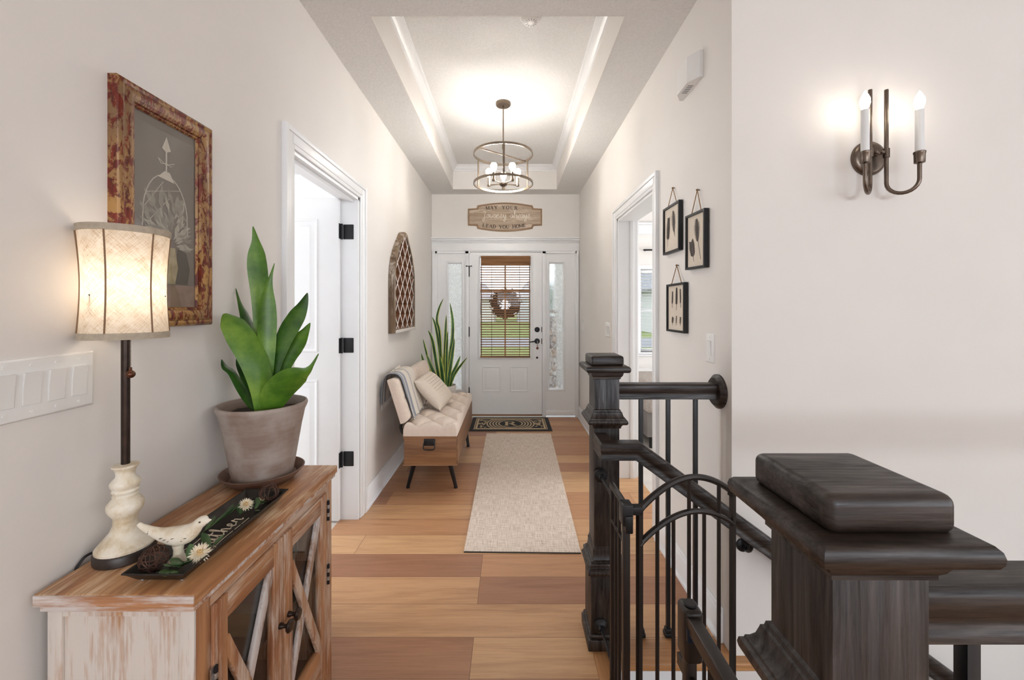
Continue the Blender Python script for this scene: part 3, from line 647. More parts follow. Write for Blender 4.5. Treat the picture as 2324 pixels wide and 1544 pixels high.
# script lettering: unit glyphs (x advance, polyline strokes), baseline y=0, x-height 1
SCRIPT = {
 'g': (1.05, [[(.85, .8), (.5, 1), (.15, .65), (.25, .1), (.6, .1), (.85, .8), (.8, -.5), (.45, -1.0), (.1, -.7), (.5, -.2), (1.05, .25)]]),
 'a': (1.0, [[(.85, .85), (.5, 1), (.12, .6), (.2, .08), (.55, .1), (.85, .9), (.8, .2), (1.0, .1)]]),
 't': (.8, [[(0, .2), (.3, 1.0), (.5, 2.0), (.36, 1.0), (.34, .15), (.55, 0), (.8, .2)], [(-.2, 1.3), (.3, 1.38), (.9, 1.45)]]),
 'h': (1.0, [[(0, .2), (.35, 1.1), (.5, 2.1), (.3, 2.1), (.22, 1.0), (.2, 0), (.3, .6), (.6, 1), (.74, .6), (.74, .1), (1.0, .15)]]),
 'e': (.85, [[(0, .2), (.5, .55), (.55, .95), (.3, .95), (.16, .45), (.35, 0), (.85, .3)]]),
 'r': (.85, [[(0, .25), (.25, 1.1), (.35, .9), (.65, .95), (.6, .3), (.75, .05), (.95, .2)]]),
 'J': (1.1, [[(.2, 1.6), (.6, 1.9), (1.0, 1.85), (.75, 1.0), (.6, -.4), (.3, -.9), (.1, -.5), (.6, 0), (1.1, .2)]]),
 'o': (.95, [[(.6, 1), (.2, .75), (.15, .2), (.5, 0), (.8, .5), (.6, 1), (.95, .85)]]),
 'u': (1.0, [[(0, .3), (.2, 1), (.18, .25), (.4, 0), (.72, .5), (.8, 1), (.78, .15), (1.0, .15)]]),
 'n': (1.05, [[(0, .3), (.2, 1), (.22, 0), (.3, .6), (.6, 1), (.78, .6), (.78, .1), (1.05, .2)]]),
 'y': (1.0, [[(0, .4), (.2, 1), (.2, .3), (.45, .1), (.8, 1), (.75, 0), (.55, -.9), (.2, -.8), (.5, -.2), (1.0, .25)]]),
 'l': (.6, [[(0, .2), (.35, 1.1), (.45, 2.0), (.25, 2.0), (.2, .8), (.25, .1), (.6, .15)]]),
 'w': (1.25, [[(0, .5), (.15, 1), (.2, .2), (.4, 0), (.6, .8), (.65, .2), (.85, 0), (1.1, 1), (1.25, .85)]]),
 's': (.8, [[(0, .15), (.45, 1.1), (.6, .5), (.4, 0), (.1, .1), (.8, .25)]]),
}
def script(b, text, f, size, r, space=0, track=1.0):
    x = 0
    for ch in text:
        if ch == ' ': x += .9+space; continue
        adv, strokes = SCRIPT[ch]
        for s in strokes: b.tube([f((x+p.x)*size, p.y*size) for p in spline([(p[0], p[1], 0) for p in s], 5)], r, 5)
        x += adv*track
    return x*size
b = MB(); gy = .966
fz = lambda u, v: Vector((TX+.018-v, gy+u, tz+.0008))
script(b, 'gather', fz, .0225, .0013, 0, 1.22)
b.tube([fz(u, v) for u, v in ((-.004, -.018), (.004, -.012), (.012, -.016), (.05, -.012), (.085, -.012))], .0008, 5); b.tube([fz(u, -.012) for u in (.092, .115)], .0008, 5); b.tube([fz(u, -.012) for u in (.12, .15)], .0008, 5)
b.tube(spline([fz(u, v) for u, v in ((-.006, .038), (.0, .046), (.03, .043), (.055, .046))]), .0008, 5)
build('lettering', b, M['chalk'], tray)
# ------------------------------------------------------------------ bird figurine
Bx, By = -.748, .925
bird = thing('bird_figurine', 'white crackled bird figurine standing on the tin tray beside the lamp base', 'figurine', (Bx, By, tz))
b = MB()
ax = Vector((1, .05, 0)); sp = [(-.086, .886, .0042), (-.078, .879, .0065), (-.058, .869, .0095), (-.040, .862, .013), (-.018, .858, .0185), (.004, .857, .0215), (.022, .862, .0205), (.035, .871, .0165), (.043, .880, .0135), (.050, .8865, .0125), (.0575, .8885, .0115), (.0625, .8885, .007), (.067, .8895, .0035), (.072, .8905, .0008)]
rows = []
path = spline([Vector((Bx+u, By+.05*u, z)) for u, z, r in sp], 3); rad = [interp([r for _, _, r in sp], i/(len(path)-1)) for i in range(len(path))]
b.tube(path, rad, 18, flat=.8); b.merge_ok = True
build('body', b, M['cream'], bird, 60)
for s in (-1, 1):
    b = MB(); b.tube([Vector((Bx+.052, By+.002+s*.0098, .8905)), Vector((Bx+.055, By+.002+s*.0094, .8908))], .0016, 6); build('eye', b, M['plinth'], bird)
b = MB()
for i in range(7): b.tube([(Bx-.03+i*.009, By-.0162-.001*math.sin(i*.6), .858-.003*(i % 3)), (Bx-.024+i*.009, By-.0166, .8595-.003*(i % 3))], .0008, 5)
build('feather_marking', b, M['plinth'], bird)
b = MB(); b.lathe([(.019, tz), (.0195, tz+.004), (.015, tz+.009), (.0105, tz+.016), (.0095, tz+.028), (.012, tz+.04), (0, tz+.041)], (Bx, By, 0), 24); build('pedestal', b, M['cream'], bird)
# ------------------------------------------------------------------ vine balls, dried flowers, sprigs
def vine_ball(c, r, label, seed):
    rnd = random.Random(seed); b = MB(); c = Vector(c)
    for k in range(13):
        n_ = Vector((rnd.gauss(0, 1), rnd.gauss(0, 1), rnd.gauss(0, 1))).normalized(); u = n_.orthogonal().normalized(); v = n_.cross(u); off = n_*rnd.uniform(-.45, .45)*r; rq = math.sqrt(max(r*r-off.length_squared, .0001)); ph = rnd.uniform(0, 6)
        b.tube([c+off+(u*math.cos(t)+v*math.sin(t))*rq*(1+.05*math.sin(3*t+ph)) for t in [2*PI*i/22 for i in range(22)]], rnd.uniform(.0008, .0014), 5, True)
    return tag(build('vine_ball', b, M['vine']), label, 'decorative ball', 'woven vine balls in the tin tray')
vine_ball((-.776, .893, tz+.0265), .0255, 'brown woven vine ball at the near end of the tray beside the bird', 1)
vine_ball((-.713, 1.213, tz+.0265), .025, 'brown woven vine ball at the far end of the tray under the saucer', 2)
def flower(c, r, tilt, label, seed):
    rnd = random.Random(seed); c = Vector(c)
    t = thing('dried_flower', label, 'flower', c, 'dried straw flowers in the tin tray')
    R = Matrix.Rotation(tilt[0], 3, 'X') @ Matrix.Rotation(tilt[1], 3, 'Y'); b = MB()
    for ring_, (cnt, el, ln) in enumerate(((19, -.15, 1.0), (21, .2, 1.0), (19, .55, .95), (14, .9, .85), (8, 1.25, .7))):
        for k in range(cnt):
            a = 2*PI*(k+.5*(ring_ % 2))/cnt+rnd.uniform(-.1, .1); e = el+rnd.uniform(-.1, .1); d = Vector((math.cos(a)*math.cos(e), math.sin(a)*math.cos(e), math.sin(e))); s = Vector((-math.sin(a), math.cos(a), 0)); L = r*ln*rnd.uniform(.88, 1.05)
            up = d.cross(s)*.02*r
            P = [d*r*.1-s*r*.03, d*L*.55-s*r*.105+up, d*L, d*L*.55+s*r*.105+up, d*r*.1+s*r*.03]
            P = [R @ p+c+Vector((0, 0, r*.45)) for p in P]; b.prism(P, R @ (d.cross(s)*.0006))
    build('petals', b, M['petal'], t)
    b = MB(); b.ball(R @ Vector((0, 0, r*.25))+c+Vector((0, 0, r*.45)), r*.3, 0, 14); build('flower_core', b, M['petalcore'], t)
flower((-.694, .918, tz+.012), .0235, (.45, .3), 'large cream dried flower at the near end of the tray', 3)
flower((-.742, 1.152, tz+.008), .0215, (.35, .25), 'white dried flower past the script lettering on the tray', 4)
flower((-.724, 1.190, tz+.006), .0125, (.3, .3), 'smallest cream dried flower near the far vine ball', 5)
def leaf_blade(b, pts, width, side, mi=0, cup=.2, n=9, shape=None, droop=0):
    """flat leaf along a centre line; width at the widest, side = direction of its width"""
    P = spline(pts, max(2, n//(len(pts)-1))); m = len(P); rows = []
    for i, p in enumerate(P):
        t = i/(m-1); wv = (interp(shape, t) if shape else math.sin(PI*min(1, t*.94+.05))**.7)*width*.5
        d = (P[min(i+1, m-1)]-P[max(i-1, 0)]).normalized(); s = Vector(side); s = (s-d*s.dot(d)).normalized(); nn = d.cross(s)
        rows.append([p+s*wv*k+nn*wv*cup*(k*k) for k in (-1, -.6, -.2, .2, .6, 1)] if not isinstance(mi, tuple) else [p+s*wv*k+nn*wv*cup*(k*k) for k in (-1, -.66, -.25, .25, .66, 1)])
    b.grid(rows, 0, mf=(lambda i, j: mi[1] if j in (0, 4) else mi[0]) if isinstance(mi, tuple) else (lambda i, j: mi))
def sprig(label, stem, leaves, seed, wl=.014):
    rnd = random.Random(seed); t = thing('leaf_sprig', label, 'sprig', stem[0], 'green leaf sprigs in the tin tray')
    b = MB(); b.tube(spline(stem, 5), .0009, 6); build('stem', b, M['sprig'], t)
    for p, d, L in leaves:
        p, d = Vector(p), Vector(d).normalized(); b = MB()
        leaf_blade(b, [p, p+d*L*.5+Vector((0, 0, .003)), p+d*L], wl, d.cross(Vector((0, 0, 1)))+Vector((0, 0, .25)), 0, .3, 8)
        build('leaf', b, M['sprig'], t, solid=.0005)
z = tz+.004
sprig('long leafy sprig lying along the middle of the tray behind the bird', [(-.775, .99, z), (-.772, 1.05, z+.006), (-.765, 1.11, z+.008)],
      [((-.773, 1.04, z+.005), (-.12, 1, .35), .045), ((-.772, 1.045, z+.005), (.25, 1, .3), .055), ((-.769, 1.07, z+.006), (.15, 1, .35), .05), ((-.767, 1.1, z+.007), (-.1, 1, .35), .045), ((-.765, 1.11, z+.008), (.2, 1, .3), .045)], 1)
sprig('bushy sprig at the near end of the tray under the large flower', [(-.725, .875, z), (-.715, .91, z+.006), (-.70, .95, z+.01)],
      [((-.722, .885, z), (-.6, -.6, .3), .03), ((-.72, .885, z), (.5, -.8, .4), .035), ((-.715, .895, z+.004), (-.9, .1, .5), .032), ((-.715, .9, z+.006), (.8, -.4, .5), .03), ((-.712, .905, z+.006), (-.5, -.8, .5), .034), ((-.71, .91, z+.006), (-.3, .4, 1), .035), ((-.72, .88, z+.003), (0, -1, .3), .03), ((-.704, .96, z+.008), (-.9, .5, .8), .04), ((-.702, .965, z+.008), (.5, 1, .6), .03), ((-.735, .90, z+.002), (-.2, -1, .7), .03)], 2, .017)
sprig('small sprig round the far flowers of the tray', [(-.745, 1.12, z), (-.73, 1.15, z+.006), (-.71, 1.185, z+.008)],
      [((-.742, 1.13, z+.003), (-.6, .6, .4), .03), ((-.735, 1.14, z+.004), (.3, 1, .5), .03), ((-.73, 1.15, z+.005), (-.7, .5, .5), .03), ((-.725, 1.16, z+.005), (.6, .3, .5), .028), ((-.72, 1.17, z+.006), (-.6, .8, .4), .03), ((-.712, 1.18, z+.007), (.5, -.6, .5), .026), ((-.708, 1.14, z+.004), (.8, -.5, .3), .022), ((-.74, 1.165, z+.004), (-.8, .3, .5), .03), ((-.715, 1.15, z+.005), (0, 1, .8), .025)], 3)
# ------------------------------------------------------------------ saucer and potted plant
PX, PY = -.838, 1.393
b = MB(); b.lathe([(.085, TT), (.095, TT+.004), (.112, TT+.02), (.124, TT+.033), (.127, TT+.037), (.123, TT+.038), (.118, TT+.033), (.100, TT+.014), (0, TT+.012)], (PX, PY, 0), 56)
tag(build('saucer', b, M['clay_dark']), 'round brown clay saucer on the cabinet under the flower pot', 'saucer')
plant = thing('potted_plant', 'broad-leaved green plant in a washed clay pot on the cabinet', 'potted plant', (PX, PY, TT+.014))
p0 = TT+.0145
b = MB(); b.lathe([(.084, p0), (.0905, p0+.004), (.097, p0+.04), (.118, p0+.17), (.128, p0+.218), (.1345, p0+.232), (.1365, p0+.240), (.1345, p0+.247), (.129, p0+.248), (.124, p0+.242), (.116, p0+.205), (0, p0+.205)], (PX, PY, 0), 64)
build('pot', b, M['clay'], plant)
b = MB(); rows = []
b.lathe([(.117, p0+.200), (.116, p0+.216), (.08, p0+.220), (.03, p0+.224), (0, p0+.222)], (PX, PY, 0), 40)
for v in b.bm.verts: v.co.z += noise.noise(v.co*60)*.004
build('soil', b, M['soil'], plant)
# leaves: centre lines traced in the picture plane and given depth offsets; (points px), depth offsets, width (m), yaw of the blade
LV = [([(590, 925), (588, 800), (592, 690), (585, 600), (582, 555), (574, 514)], (.0, .02, .03, .03, .03, .025), .066, .3, 'leaf', [.35, .45, .6, .85, 1, .8, .3, .04]),
      ([(598, 935), (604, 830), (606, 740), (607, 680), (613, 635), (623, 598)], (-.03, -.03, -.025, -.02, -.02, -.01), .058, -.2, 'leaf', [.4, .7, .9, 1, .85, .4, .14, .03]),
      ([(586, 925), (582, 830), (568, 755), (556, 715), (545, 690), (535, 655)], (.03, .05, .06, .07, .07, .07), .046, .6, 'leafdark', [.4, .7, 1, .9, .6, .25, .04]),
      ([(600, 940), (596, 880), (580, 820), (550, 765), (528, 730), (510, 712)], (-.05, -.06, -.07, -.075, -.075, -.07), .088, .35, 'leaf', [.55, .8, .98, 1, .85, .15]),
      ([(578, 930), (562, 905), (545, 875), (527, 845), (511, 833), (503, 816)], (-.02, -.03, -.05, -.06, -.07, -.07), .034, .8, 'leafdark', [.6, .9, 1, .85, .7, .05]),
      ([(606, 930), (622, 830), (645, 765), (668, 725), (686, 695), (698, 665)], (.0, .0, .0, .0, .0, .0), .062, -.5, 'leafdark', [.35, .65, .9, 1, .9, .5, .04]),
      ([(612, 925), (632, 855), (652, 808), (672, 780), (690, 757), (704, 733)], (.03, .03, .035, .04, .04, .04), .064, -.3, 'leaf', [.4, .65, .9, 1, .85, .4, .04]),
      ([(606, 938), (628, 895), (655, 868), (680, 852), (702, 838), (723, 803)], (-.05, -.06, -.065, -.065, -.06, -.055), .094, -.15, 'leaf', [.55, .9, 1, .98, .8, .35, .1, .03]),
      ([(590, 928), (578, 890), (562, 855), (550, 825), (546, 805), (548, 790)], (.04, .05, .06, .065, .065, .065), .045, .5, 'leafdark', [.5, .8, 1, .9, .5, .05]),
      ([(608, 925), (617, 860), (625, 825), (634, 800), (640, 785), (645, 770)], (.05, .055, .06, .06, .06, .06), .04, 0, 'leafdark', [.5, .8, 1, .9, .5, .05])]
for pts, offs, wd, yaw, mt, shp in LV:
    b = MB(); P = [U(x, y, PY+d) for (x, y), d in zip(pts, offs)]
    # aim the blade's face roughly outward from the plant, turned by yaw
    leaf_blade(b, P, wd, (math.cos(yaw+.55), math.sin(yaw+.55), 0), 0, .22, 20, shp)
    build('leaf', b, M[mt], plant, 50, solid=.0016, sub=1)
# ------------------------------------------------------------------ framed picture on the left wall
def redgold():
    m, n, l, p = new_mat('red_and_gold_distressed_frame')
    f = tnoise(n, l, coords(n, l, (20, 42, 16), space='World'), 1.8, 7, .72, .5); g = tnoise(n, l, coords(n, l, (60, 60, 12), space='World'), 2, 4)
    h = tnoise(n, l, coords(n, l, space='World'), 3, 3)
    gold = ramp(n, l, h, [(.4, hexc(130, 100, 70)), (.65, hexc(184, 140, 78))])
    red = ramp(n, l, g, [(.35, hexc(74, 22, 14)), (.65, hexc(122, 42, 24))])
    l.new(mix(n, l, ramp(n, l, f, [(.47, W0), (.53, W1)]), red, gold), p.inputs['Base Color']); p.inputs['Roughness'].default_value = .38; p.inputs['Metallic'].default_value = .15
    bump(n, l, p, f, .2, .002); return m
RG = redgold(); brown = plain('brown_gold_frame', hexc(128, 86, 52), .4, .2, var=.35, vs=30)
pic = thing('framed_picture', 'tall botanical picture in a red and gold distressed frame behind the lamp', 'picture', (XL, 1.16, 1.33))
u0, u1, v0, v1 = 1.000, 1.318, 1.318, 1.945
b = MB(); b.ring(fl, u0, u1, v0, v1, [(0, 0), (0, .022), (.004, .028), (.010, .030), (.016, .027), (.020, .030), (.034, .031), (.040, .027), (.046, .024), (.048, .018), (.052, .018), (.056, .012)]); build('frame', b, RG, pic)
ua, ub, va, vb = u0+.054, u1-.054, v0+.054, v1-.054
b = MB(); b.box(XL, XL+.010, ua, ub, va, vb); cv = build('canvas', b, plain('taupe_painted_ground', hexc(122, 110, 102), .6, var=.12, vs=6), pic)
dp = XL+.0105; uc = (ua+ub)/2; wU = ub-ua
P3 = lambda u, v, d=0: Vector((dp+d, uc+u*wU, va+v*(vb-va)))
b = MB(); lw = .0013
dome = [(-.36, .42)]+[(-.36*math.cos(t)*1.0+0, .48+.24*math.sin(t)) for t in [PI*i/16 for i in range(1, 16)]]+[(.36, .42)]
b.tube([P3(u, v) for u, v in dome], lw, 5)
b.tube([P3(0, .72), P3(0, .90)], lw*1.4, 5)
for u, v in ((-.13, .80), (.13, .80)): b.tube([P3(0, .775), P3(u, v), P3(u*.6, .775), P3(0, .785)], lw*.8, 5)
b.prism([P3(-.07, .86), P3(0, .845), P3(.07, .86), P3(0, .93)], (.0008, 0, 0)); b.prism([P3(-.13, .70), P3(.13, .69), P3(.05, .74), P3(-.03, .74)], (.0008, 0, 0))
for a, c in (((-.30, .60), (.22, .66)), ((-.34, .52), (-.05, .68)), ((-.3, .44), (.05, .6)), ((.3, .46), (.1, .56)), ((-.1, .42), (.2, .52)), ((.05, .6), (.34, .5))): b.tube([P3(*a), P3(*c)], lw*.7, 5)
build('cloche_lines', b, plain('ivory_line_paint', hexc(206, 194, 180), .7), cv)
rnd = random.Random(11)
def pleaves(name, n_, cx, cy, ru, rv, ln, col):
    b = MB()
    for k in range(n_):
        a = rnd.uniform(-.35, PI+.35); rr_ = rnd.uniform(.15, 1); u, v = cx+ru*rr_*math.cos(a), cy+rv*rr_*math.sin(a); da = a+rnd.uniform(-.6, .6); L = ln*rnd.uniform(.6, 1.2)
        A = P3(u, v); d = Vector((0, math.cos(da), math.sin(da))); s = Vector((0, -d.z, d.y))
        if not (ua+.004 < A.y+d.y*L < ub-.004 and ua+.004 < A.y < ub-.004): continue
        A.x += rnd.uniform(0, .0006); b.prism([A, A+d*L*.45+s*L*.15, A+d*L, A+d*L*.45-s*L*.15], (.0005, 0, 0))
    build(name, b, plain(name+'_paint', col, .7, var=.2, vs=60), cv)
pleaves('painted_foliage', 90, .1, .36, .42, .24, .05, hexc(150, 140, 128)); pleaves('painted_foliage', 60, .08, .34, .40, .20, .045, hexc(176, 166, 152))
b = MB(); b.prism([P3(u, v) for u, v in ((-.14, .13), (.14, .13), (.19, .22), (.14, .33), (-.10, .33), (-.16, .22))], (.0009, 0, 0)); build('painted_vase', b, plain('vase_paint', hexc(178, 162, 128), .7, var=.2, vs=40), cv)
b = MB(); b.prism([P3(u, v) for u, v in ((.12, .13), (.36, .13), (.40, .22), (.34, .31), (.2, .33), (.16, .22))], (.0007, 0, 0)); build('painted_shadow', b, plain('dark_olive_paint', hexc(78, 70, 58), .7), cv)
b = MB(); b.prism([P3(-.5, 0), P3(.5, 0), P3(.5, .125), P3(-.5, .125)], (.0006, 0, 0)); build('painted_ledge', b, plain('rosy_ledge_paint', hexc(150, 122, 108), .7, var=.15, vs=40), cv)
b = MB(); b.box(XL+.013, XL+.0135, ua, ub, va, vb); build('glass_pane', b, clear_glass('picture_pane', .05), pic)
# ------------------------------------------------------------------ switch plates
def rocker_plate(f, uc, vc, gangs, label, mat=None, big=False, hb=.063, group=None):
    """wall plate with rockers; f(u, v, depth)"""
    wd = .046*gangs+.026; t = thing('light_switch', label, 'light switch', f(uc, vc, 0), group)
    b = MB(); b.ring(f, uc-wd/2, uc+wd/2, vc-hb, vc+hb, [(0, 0), (.0005, .003), (.004, .0065), (.007, .007)], 0, False, True); build('plate', b, M['plastic'], t)
    for g in range(gangs):
        u = uc+(g-(gangs-1)/2)*.046
        b = MB(); b.ring(f, u-.0175, u+.0175, vc-.034, vc+.034, [(0, .0072), (.0008, .0076), (.001, .0062)], 0, True); L = []
        for z_, d in ((-.0325, .0085), (0, .0095), (.0325, .0135)): L.append([f(u-.0155, vc+z_, d), f(u+.0155, vc+z_, d)])
        b.grid([[f(u-.0155, vc-.0325, .006), f(u+.0155, vc-.0325, .006)]]+L+[[f(u-.0155, vc+.0325, .006), f(u+.0155, vc+.0325, .006)]])
        for s in (-.0155, .0155): q = [b.bm.verts.new(f(u+s, vc+z_, d)) for z_, d in ((-.0325, .006), (-.0325, .0085), (0, .0095), (.0325, .0135), (.0325, .006))]; b.face(q)
        build('rocker', b, M['plastic'], t)
        for z_ in (-.047, .047):
            b = MB(); c = f(u, vc+z_, .007); e = f(u, vc+z_, .0085); b.tube([c, e], .0033, 10); build('screw', b, M['plastic'], t)
    return t
rocker_plate(fl, .858, 1.207, 4, 'white four-gang switch plate on the left wall beside the lamp')
# ================================================================== BENCH AND WHAT LIES ON IT
bench = thing('storage_bench', 'wooden storage bench with tufted cream seat and black legs by left wall', 'bench', (-.58, 3.58, 0))
bx0, bx1, by0, by1, bz0, bz1 = -.781, -.384, 3.0, 4.15, .222, .434
benchwood = wood('honey_bench_wood', hexc(112, 74, 46), hexc(166, 120, 80), 0, .5, gscale=1.2); benchwoody = wood('honey_bench_wood_long', hexc(104, 70, 46), hexc(150, 110, 78), 1, .5, gscale=1.2)
b = MB(); b.box(bx0+.006, bx1-.006, by0, by1, bz0, bz1, 0, .003); b.box(bx0, bx1, by0-.003, by1+.003, bz0-.006, bz0+.006, 0, .003); build('chest', b, benchwood, bench)
b = MB(); b.box(bx1-.007, bx1+.002, by0+.002, by1-.002, bz0+.006, bz1-.002, 0, .002); build('long_panel', b, benchwoody, bench)
b = MB(); b.box(bx0, bx1, by0-.004, by1+.004, bz1-.022, bz1, 0, .003); build('lid_edge', b, benchwood, bench)
velvet = plain('cream_tufted_linen', hexc(226, 209, 194), .9, var=.04, vs=50, bmp=.25, bs=500, sheen=.2)
TC, TA, TB = ((bx0+bx1)/2, by0+.13), .19, .262          # tufting: centre and diamond size
def pad(nx, ny, hgt, buttons, x0, x1, y0, y1, M_, flute=False, edge=.05):
    """cushion with a rounded rim and pulled-in buttons; M_ maps local to world"""
    b = MB(); rows = []
    for i in range(nx+1):
        r_ = []
        for j in range(ny+1):
            u, v = i/nx, j/ny; x, y = lerp(x0, x1, u), lerp(y0, y1, v)
            e = min(x-x0, x1-x, y-y0, y1-y); k = min(1, max(0, e/edge)); z = hgt*(.48+.52*math.sqrt(1-(1-k)**2))
            if flute:
                fy = ((v*flute) % 1); z -= .016*k*(1-math.sin(PI*fy)**.6)
                z -= .006*k*(1-abs(math.sin(PI*u*2)))**6
            if buttons:
                p_, q_ = (x-TC[0])/TA+(y-TC[1])/TB, (x-TC[0])/TA-(y-TC[1])/TB
                s1, s2 = abs(math.sin(PI*p_)), abs(math.sin(PI*q_)); puff = (min(s1, s2)**.45)*.62+.38*(s1*s2)**.5
                z -= .034*(1-puff)*min(1, k+.25)
            r_.append(M_ @ Vector((x, y, z)))
        rows.append(r_)
    V = b.grid(rows)
    edge_ = [V[0][j] for j in range(ny+1)]+[V[i][ny] for i in range(1, nx+1)]+[V[nx][j] for j in range(ny-1, -1, -1)]+[V[i][0] for i in range(nx-1, 0, -1)]
    inv = M_.inverted(); base_ = [b.bm.verts.new(M_ @ Vector((*(inv @ v.co).xy, 0))) for v in edge_]
    for k in range(len(edge_)): b.face([edge_[k], edge_[(k+1) % len(edge_)], base_[(k+1) % len(base_)], base_[k]])
    b.face(base_[::-1]); return b
sb = []
for p_ in range(-3, 12):
    for q_ in range(-12, 4):
        x, y = TC[0]+(p_+q_)/2*TA, TC[1]+(p_-q_)/2*TB
        if bx0+.06 < x < bx1-.06 and by0+.08 < y < by1-.06: sb.append((x, y))
b = pad(56, 150, .098, sb, bx0+.002, bx1-.002, by0-.006, by1+.004, Matrix.Translation((0, 0, bz1)), edge=.035)
seat = build('seat_cushion', b, velvet, bench, 70)
for bx, by in sb:
    b = MB(); b.ball((bx, by, bz1+.064), .009, 0, 10, 1, 1, .5); build('button', b, velvet, seat)
# leaning back rest
bt, bb_ = Vector((-.905, 0, .835)), Vector((-.805, 0, .515))
zv = (bt-bb_).normalized(); nv = Vector((zv.z, 0, -zv.x))       # up along the back, and out of its face
BM = Matrix((zv, Vector((0, 1, 0)), nv)).transposed().to_4x4(); BM.translation = bb_
b = pad(30, 96, .075, [], 0, .338, 3.02, 4.13, BM, flute=9, edge=.04); build('backrest', b, velvet, bench, 70)
for y in (3.10, 4.05):
    b = MB(); b.tube(spline([BM @ Vector((.16, y, -.006)), BM @ Vector((.02, y, -.010)), Vector((-.825, y, .47)), Vector((-.808, y, .428)), Vector((-.783, y, .416))]), .011, 10); build('back_support', b, M['black'], bench)
for x0, x1, y0, y1 in ((-.712, -.776, 3.06, 3.125), (-.448, -.412, 3.06, 3.125), (-.712, -.776, 4.09, 4.06), (-.448, -.412, 4.09, 4.06)):
    b = MB(); b.tube([(x0, y0, bz0), (x1, y1, .012)], [.019, .013], 14); b.tube([(x1, y1, .014), (x1, y1, 0)], .0145, 12); build('leg', b, M['black'], bench)
b = MB(); b.box(-.628, -.546, by0-.009, by0, .365, .415, 0, .003); b.tube([(-.625, by0-.012, .405), (-.549, by0-.012, .405)], .005); hd = build('latch_plate', b, M['hinge'], bench)
b = MB(); b.tube(spline([(-.622, by0-.012, .402), (-.628, by0-.02, .37), (-.624, by0-.024, .345), (-.587, by0-.024, .34), (-.550, by0-.024, .345), (-.546, by0-.02, .37), (-.552, by0-.012, .402)], 5), .0042, 8); build('bail_handle', b, M['hinge'], hd)
# ------------------------------------------------------------------ throw blanket
def stripes():
    m, n, l, p = new_mat('blue_grey_striped_throw'); v = coords(n, l, space='Generated'); s = n.new('ShaderNodeSeparateXYZ'); l.new(v, s.inputs[0])
    c1, c2 = hexc(148, 152, 162), hexc(226, 218, 206)
    col = ramp(n, l, s.outputs['Y'], [(0, c1), (.10, c1), (.11, c2), (.15, c2), (.16, c1), (.27, c1), (.28, c2), (.50, c2), (.51, hexc(182, 180, 180)), (.60, hexc(182, 180, 180)), (.61, c2), (1, c2)])
    for r in n:
        if r.bl_idname == 'ShaderNodeValToRGB': r.color_ramp.interpolation = 'LINEAR'
    f = tnoise(n, l, coords(n, l, space='World'), 320, 2); l.new(mix(n, l, .35, col, ramp(n, l, f, [(.35, (.7, .7, .72)), (.65, (1, 1, 1))]), 'MULTIPLY'), p.inputs['Base Color'])
    p.inputs['Roughness'].default_value = .95; bump(n, l, p, f, .4, .002); return m
thr = thing('throw_blanket', 'blue-grey and cream striped throw draped over the near end of the bench back', 'blanket', (-.86, 3.24, .55))
prof = [(-.958, .635), (-.957, .70), (-.952, .77), (-.940, .835), (-.915, .868), (-.880, .876), (-.845, .868), (-.818, .838), (-.800, .785), (-.782, .72), (-.765, .66), (-.748, .60), (-.736, .56), (-.730, .545)]
pp = spline([Vector((x, 0, z)) for x, z in prof], 3); rows = []
for i, p in enumerate(pp):
    t = i/(len(pp)-1); r_ = []
    for j in range(31):
        v = j/30; y = 3.075+.36*v+.03*math.sin(3*t)*(v-.5)+.02*t
        wr = .006*math.sin(v*14+t*3)+.004*math.sin(v*29+t*9); wr *= max(.25, abs(t-.5)*2)
        r_.append(Vector((p.x+max(wr, -.002)*(1 if t > .4 else -.3)+.004*(1 if t > .4 else -1), y, p.z+.004+(.012*(v-.5) if t > .8 else 0)+(.05*v*(1-t)*.8 if t < .3 else 0))))
    rows.append(r_)
b = MB(); b.grid(rows); build('cloth', b, stripes(), thr, 80, solid=.004)
b = MB(); rnd = random.Random(5)
for j in range(0, 31):
    p = rows[-1][j]; b.tube([p, p+Vector((.006+rnd.uniform(-.004, .004), rnd.uniform(-.006, .006), -.014))], [.0022, .001], 5)
    if j % 2 == 0: p = rows[0][j]; b.tube([p, p+Vector((0, rnd.uniform(-.006, .006), -.045))], [.0022, .001], 5)
for j, i in ((3, 9),):
    pass
build('fringe', b, plain('blanket_fringe', hexc(206, 202, 198), .95), thr)
# ------------------------------------------------------------------ pillow
pil = thing('throw_pillow', 'cream square pillow with thin stitched stripes leaning on the bench back', 'pillow', (-.60, 3.5, .53))
pu = Vector((.055, .34, .035)); pv = Vector((-.205, -.03, .240)); pc = Vector((-.650, 3.53, .668))
pn = pu.cross(pv).normalized();
if pn.x < 0: pn = -pn
def cushion(sgn, n_=26):
    rows = []
    for i in range(n_+1):
        r_ = []
        for j in range(n_+1):
            u, v = i/n_*2-1, j/n_*2-1; th = .062*((1-u**4)*(1-v**4))**.6; pull = 1-.07*(1-abs(v)**2)*abs(u)**3; pull2 = 1-.07*(1-abs(u)**2)*abs(v)**3
            r_.append(pc+pu*.5*u*pull2*1.02+pv*.5*v*pull*1.02+pn*th*sgn)
        rows.append(r_)
    return rows
b = MB(); b.grid(cushion(1)); b.grid(cushion(-1)); bmesh.ops.remove_doubles(b.bm, verts=b.bm.verts[:], dist=.0004)
pw = plain('cream_pillow_cloth', hexc(226, 213, 198), .95, var=.04, vs=60, bmp=.3, bs=450)
build('cover', b, pw, pil, 80)
b = MB()
for k in range(6):
    v = -.1+k*.17; us = [-.62+.1*i for i in range(13)]
    b.tube([pc+pu*.5*u_+pv*.5*v+pn*(.062*((1-u_**4)*(1-v**4))**.6+.0008) for u_ in us], .0011, 5)
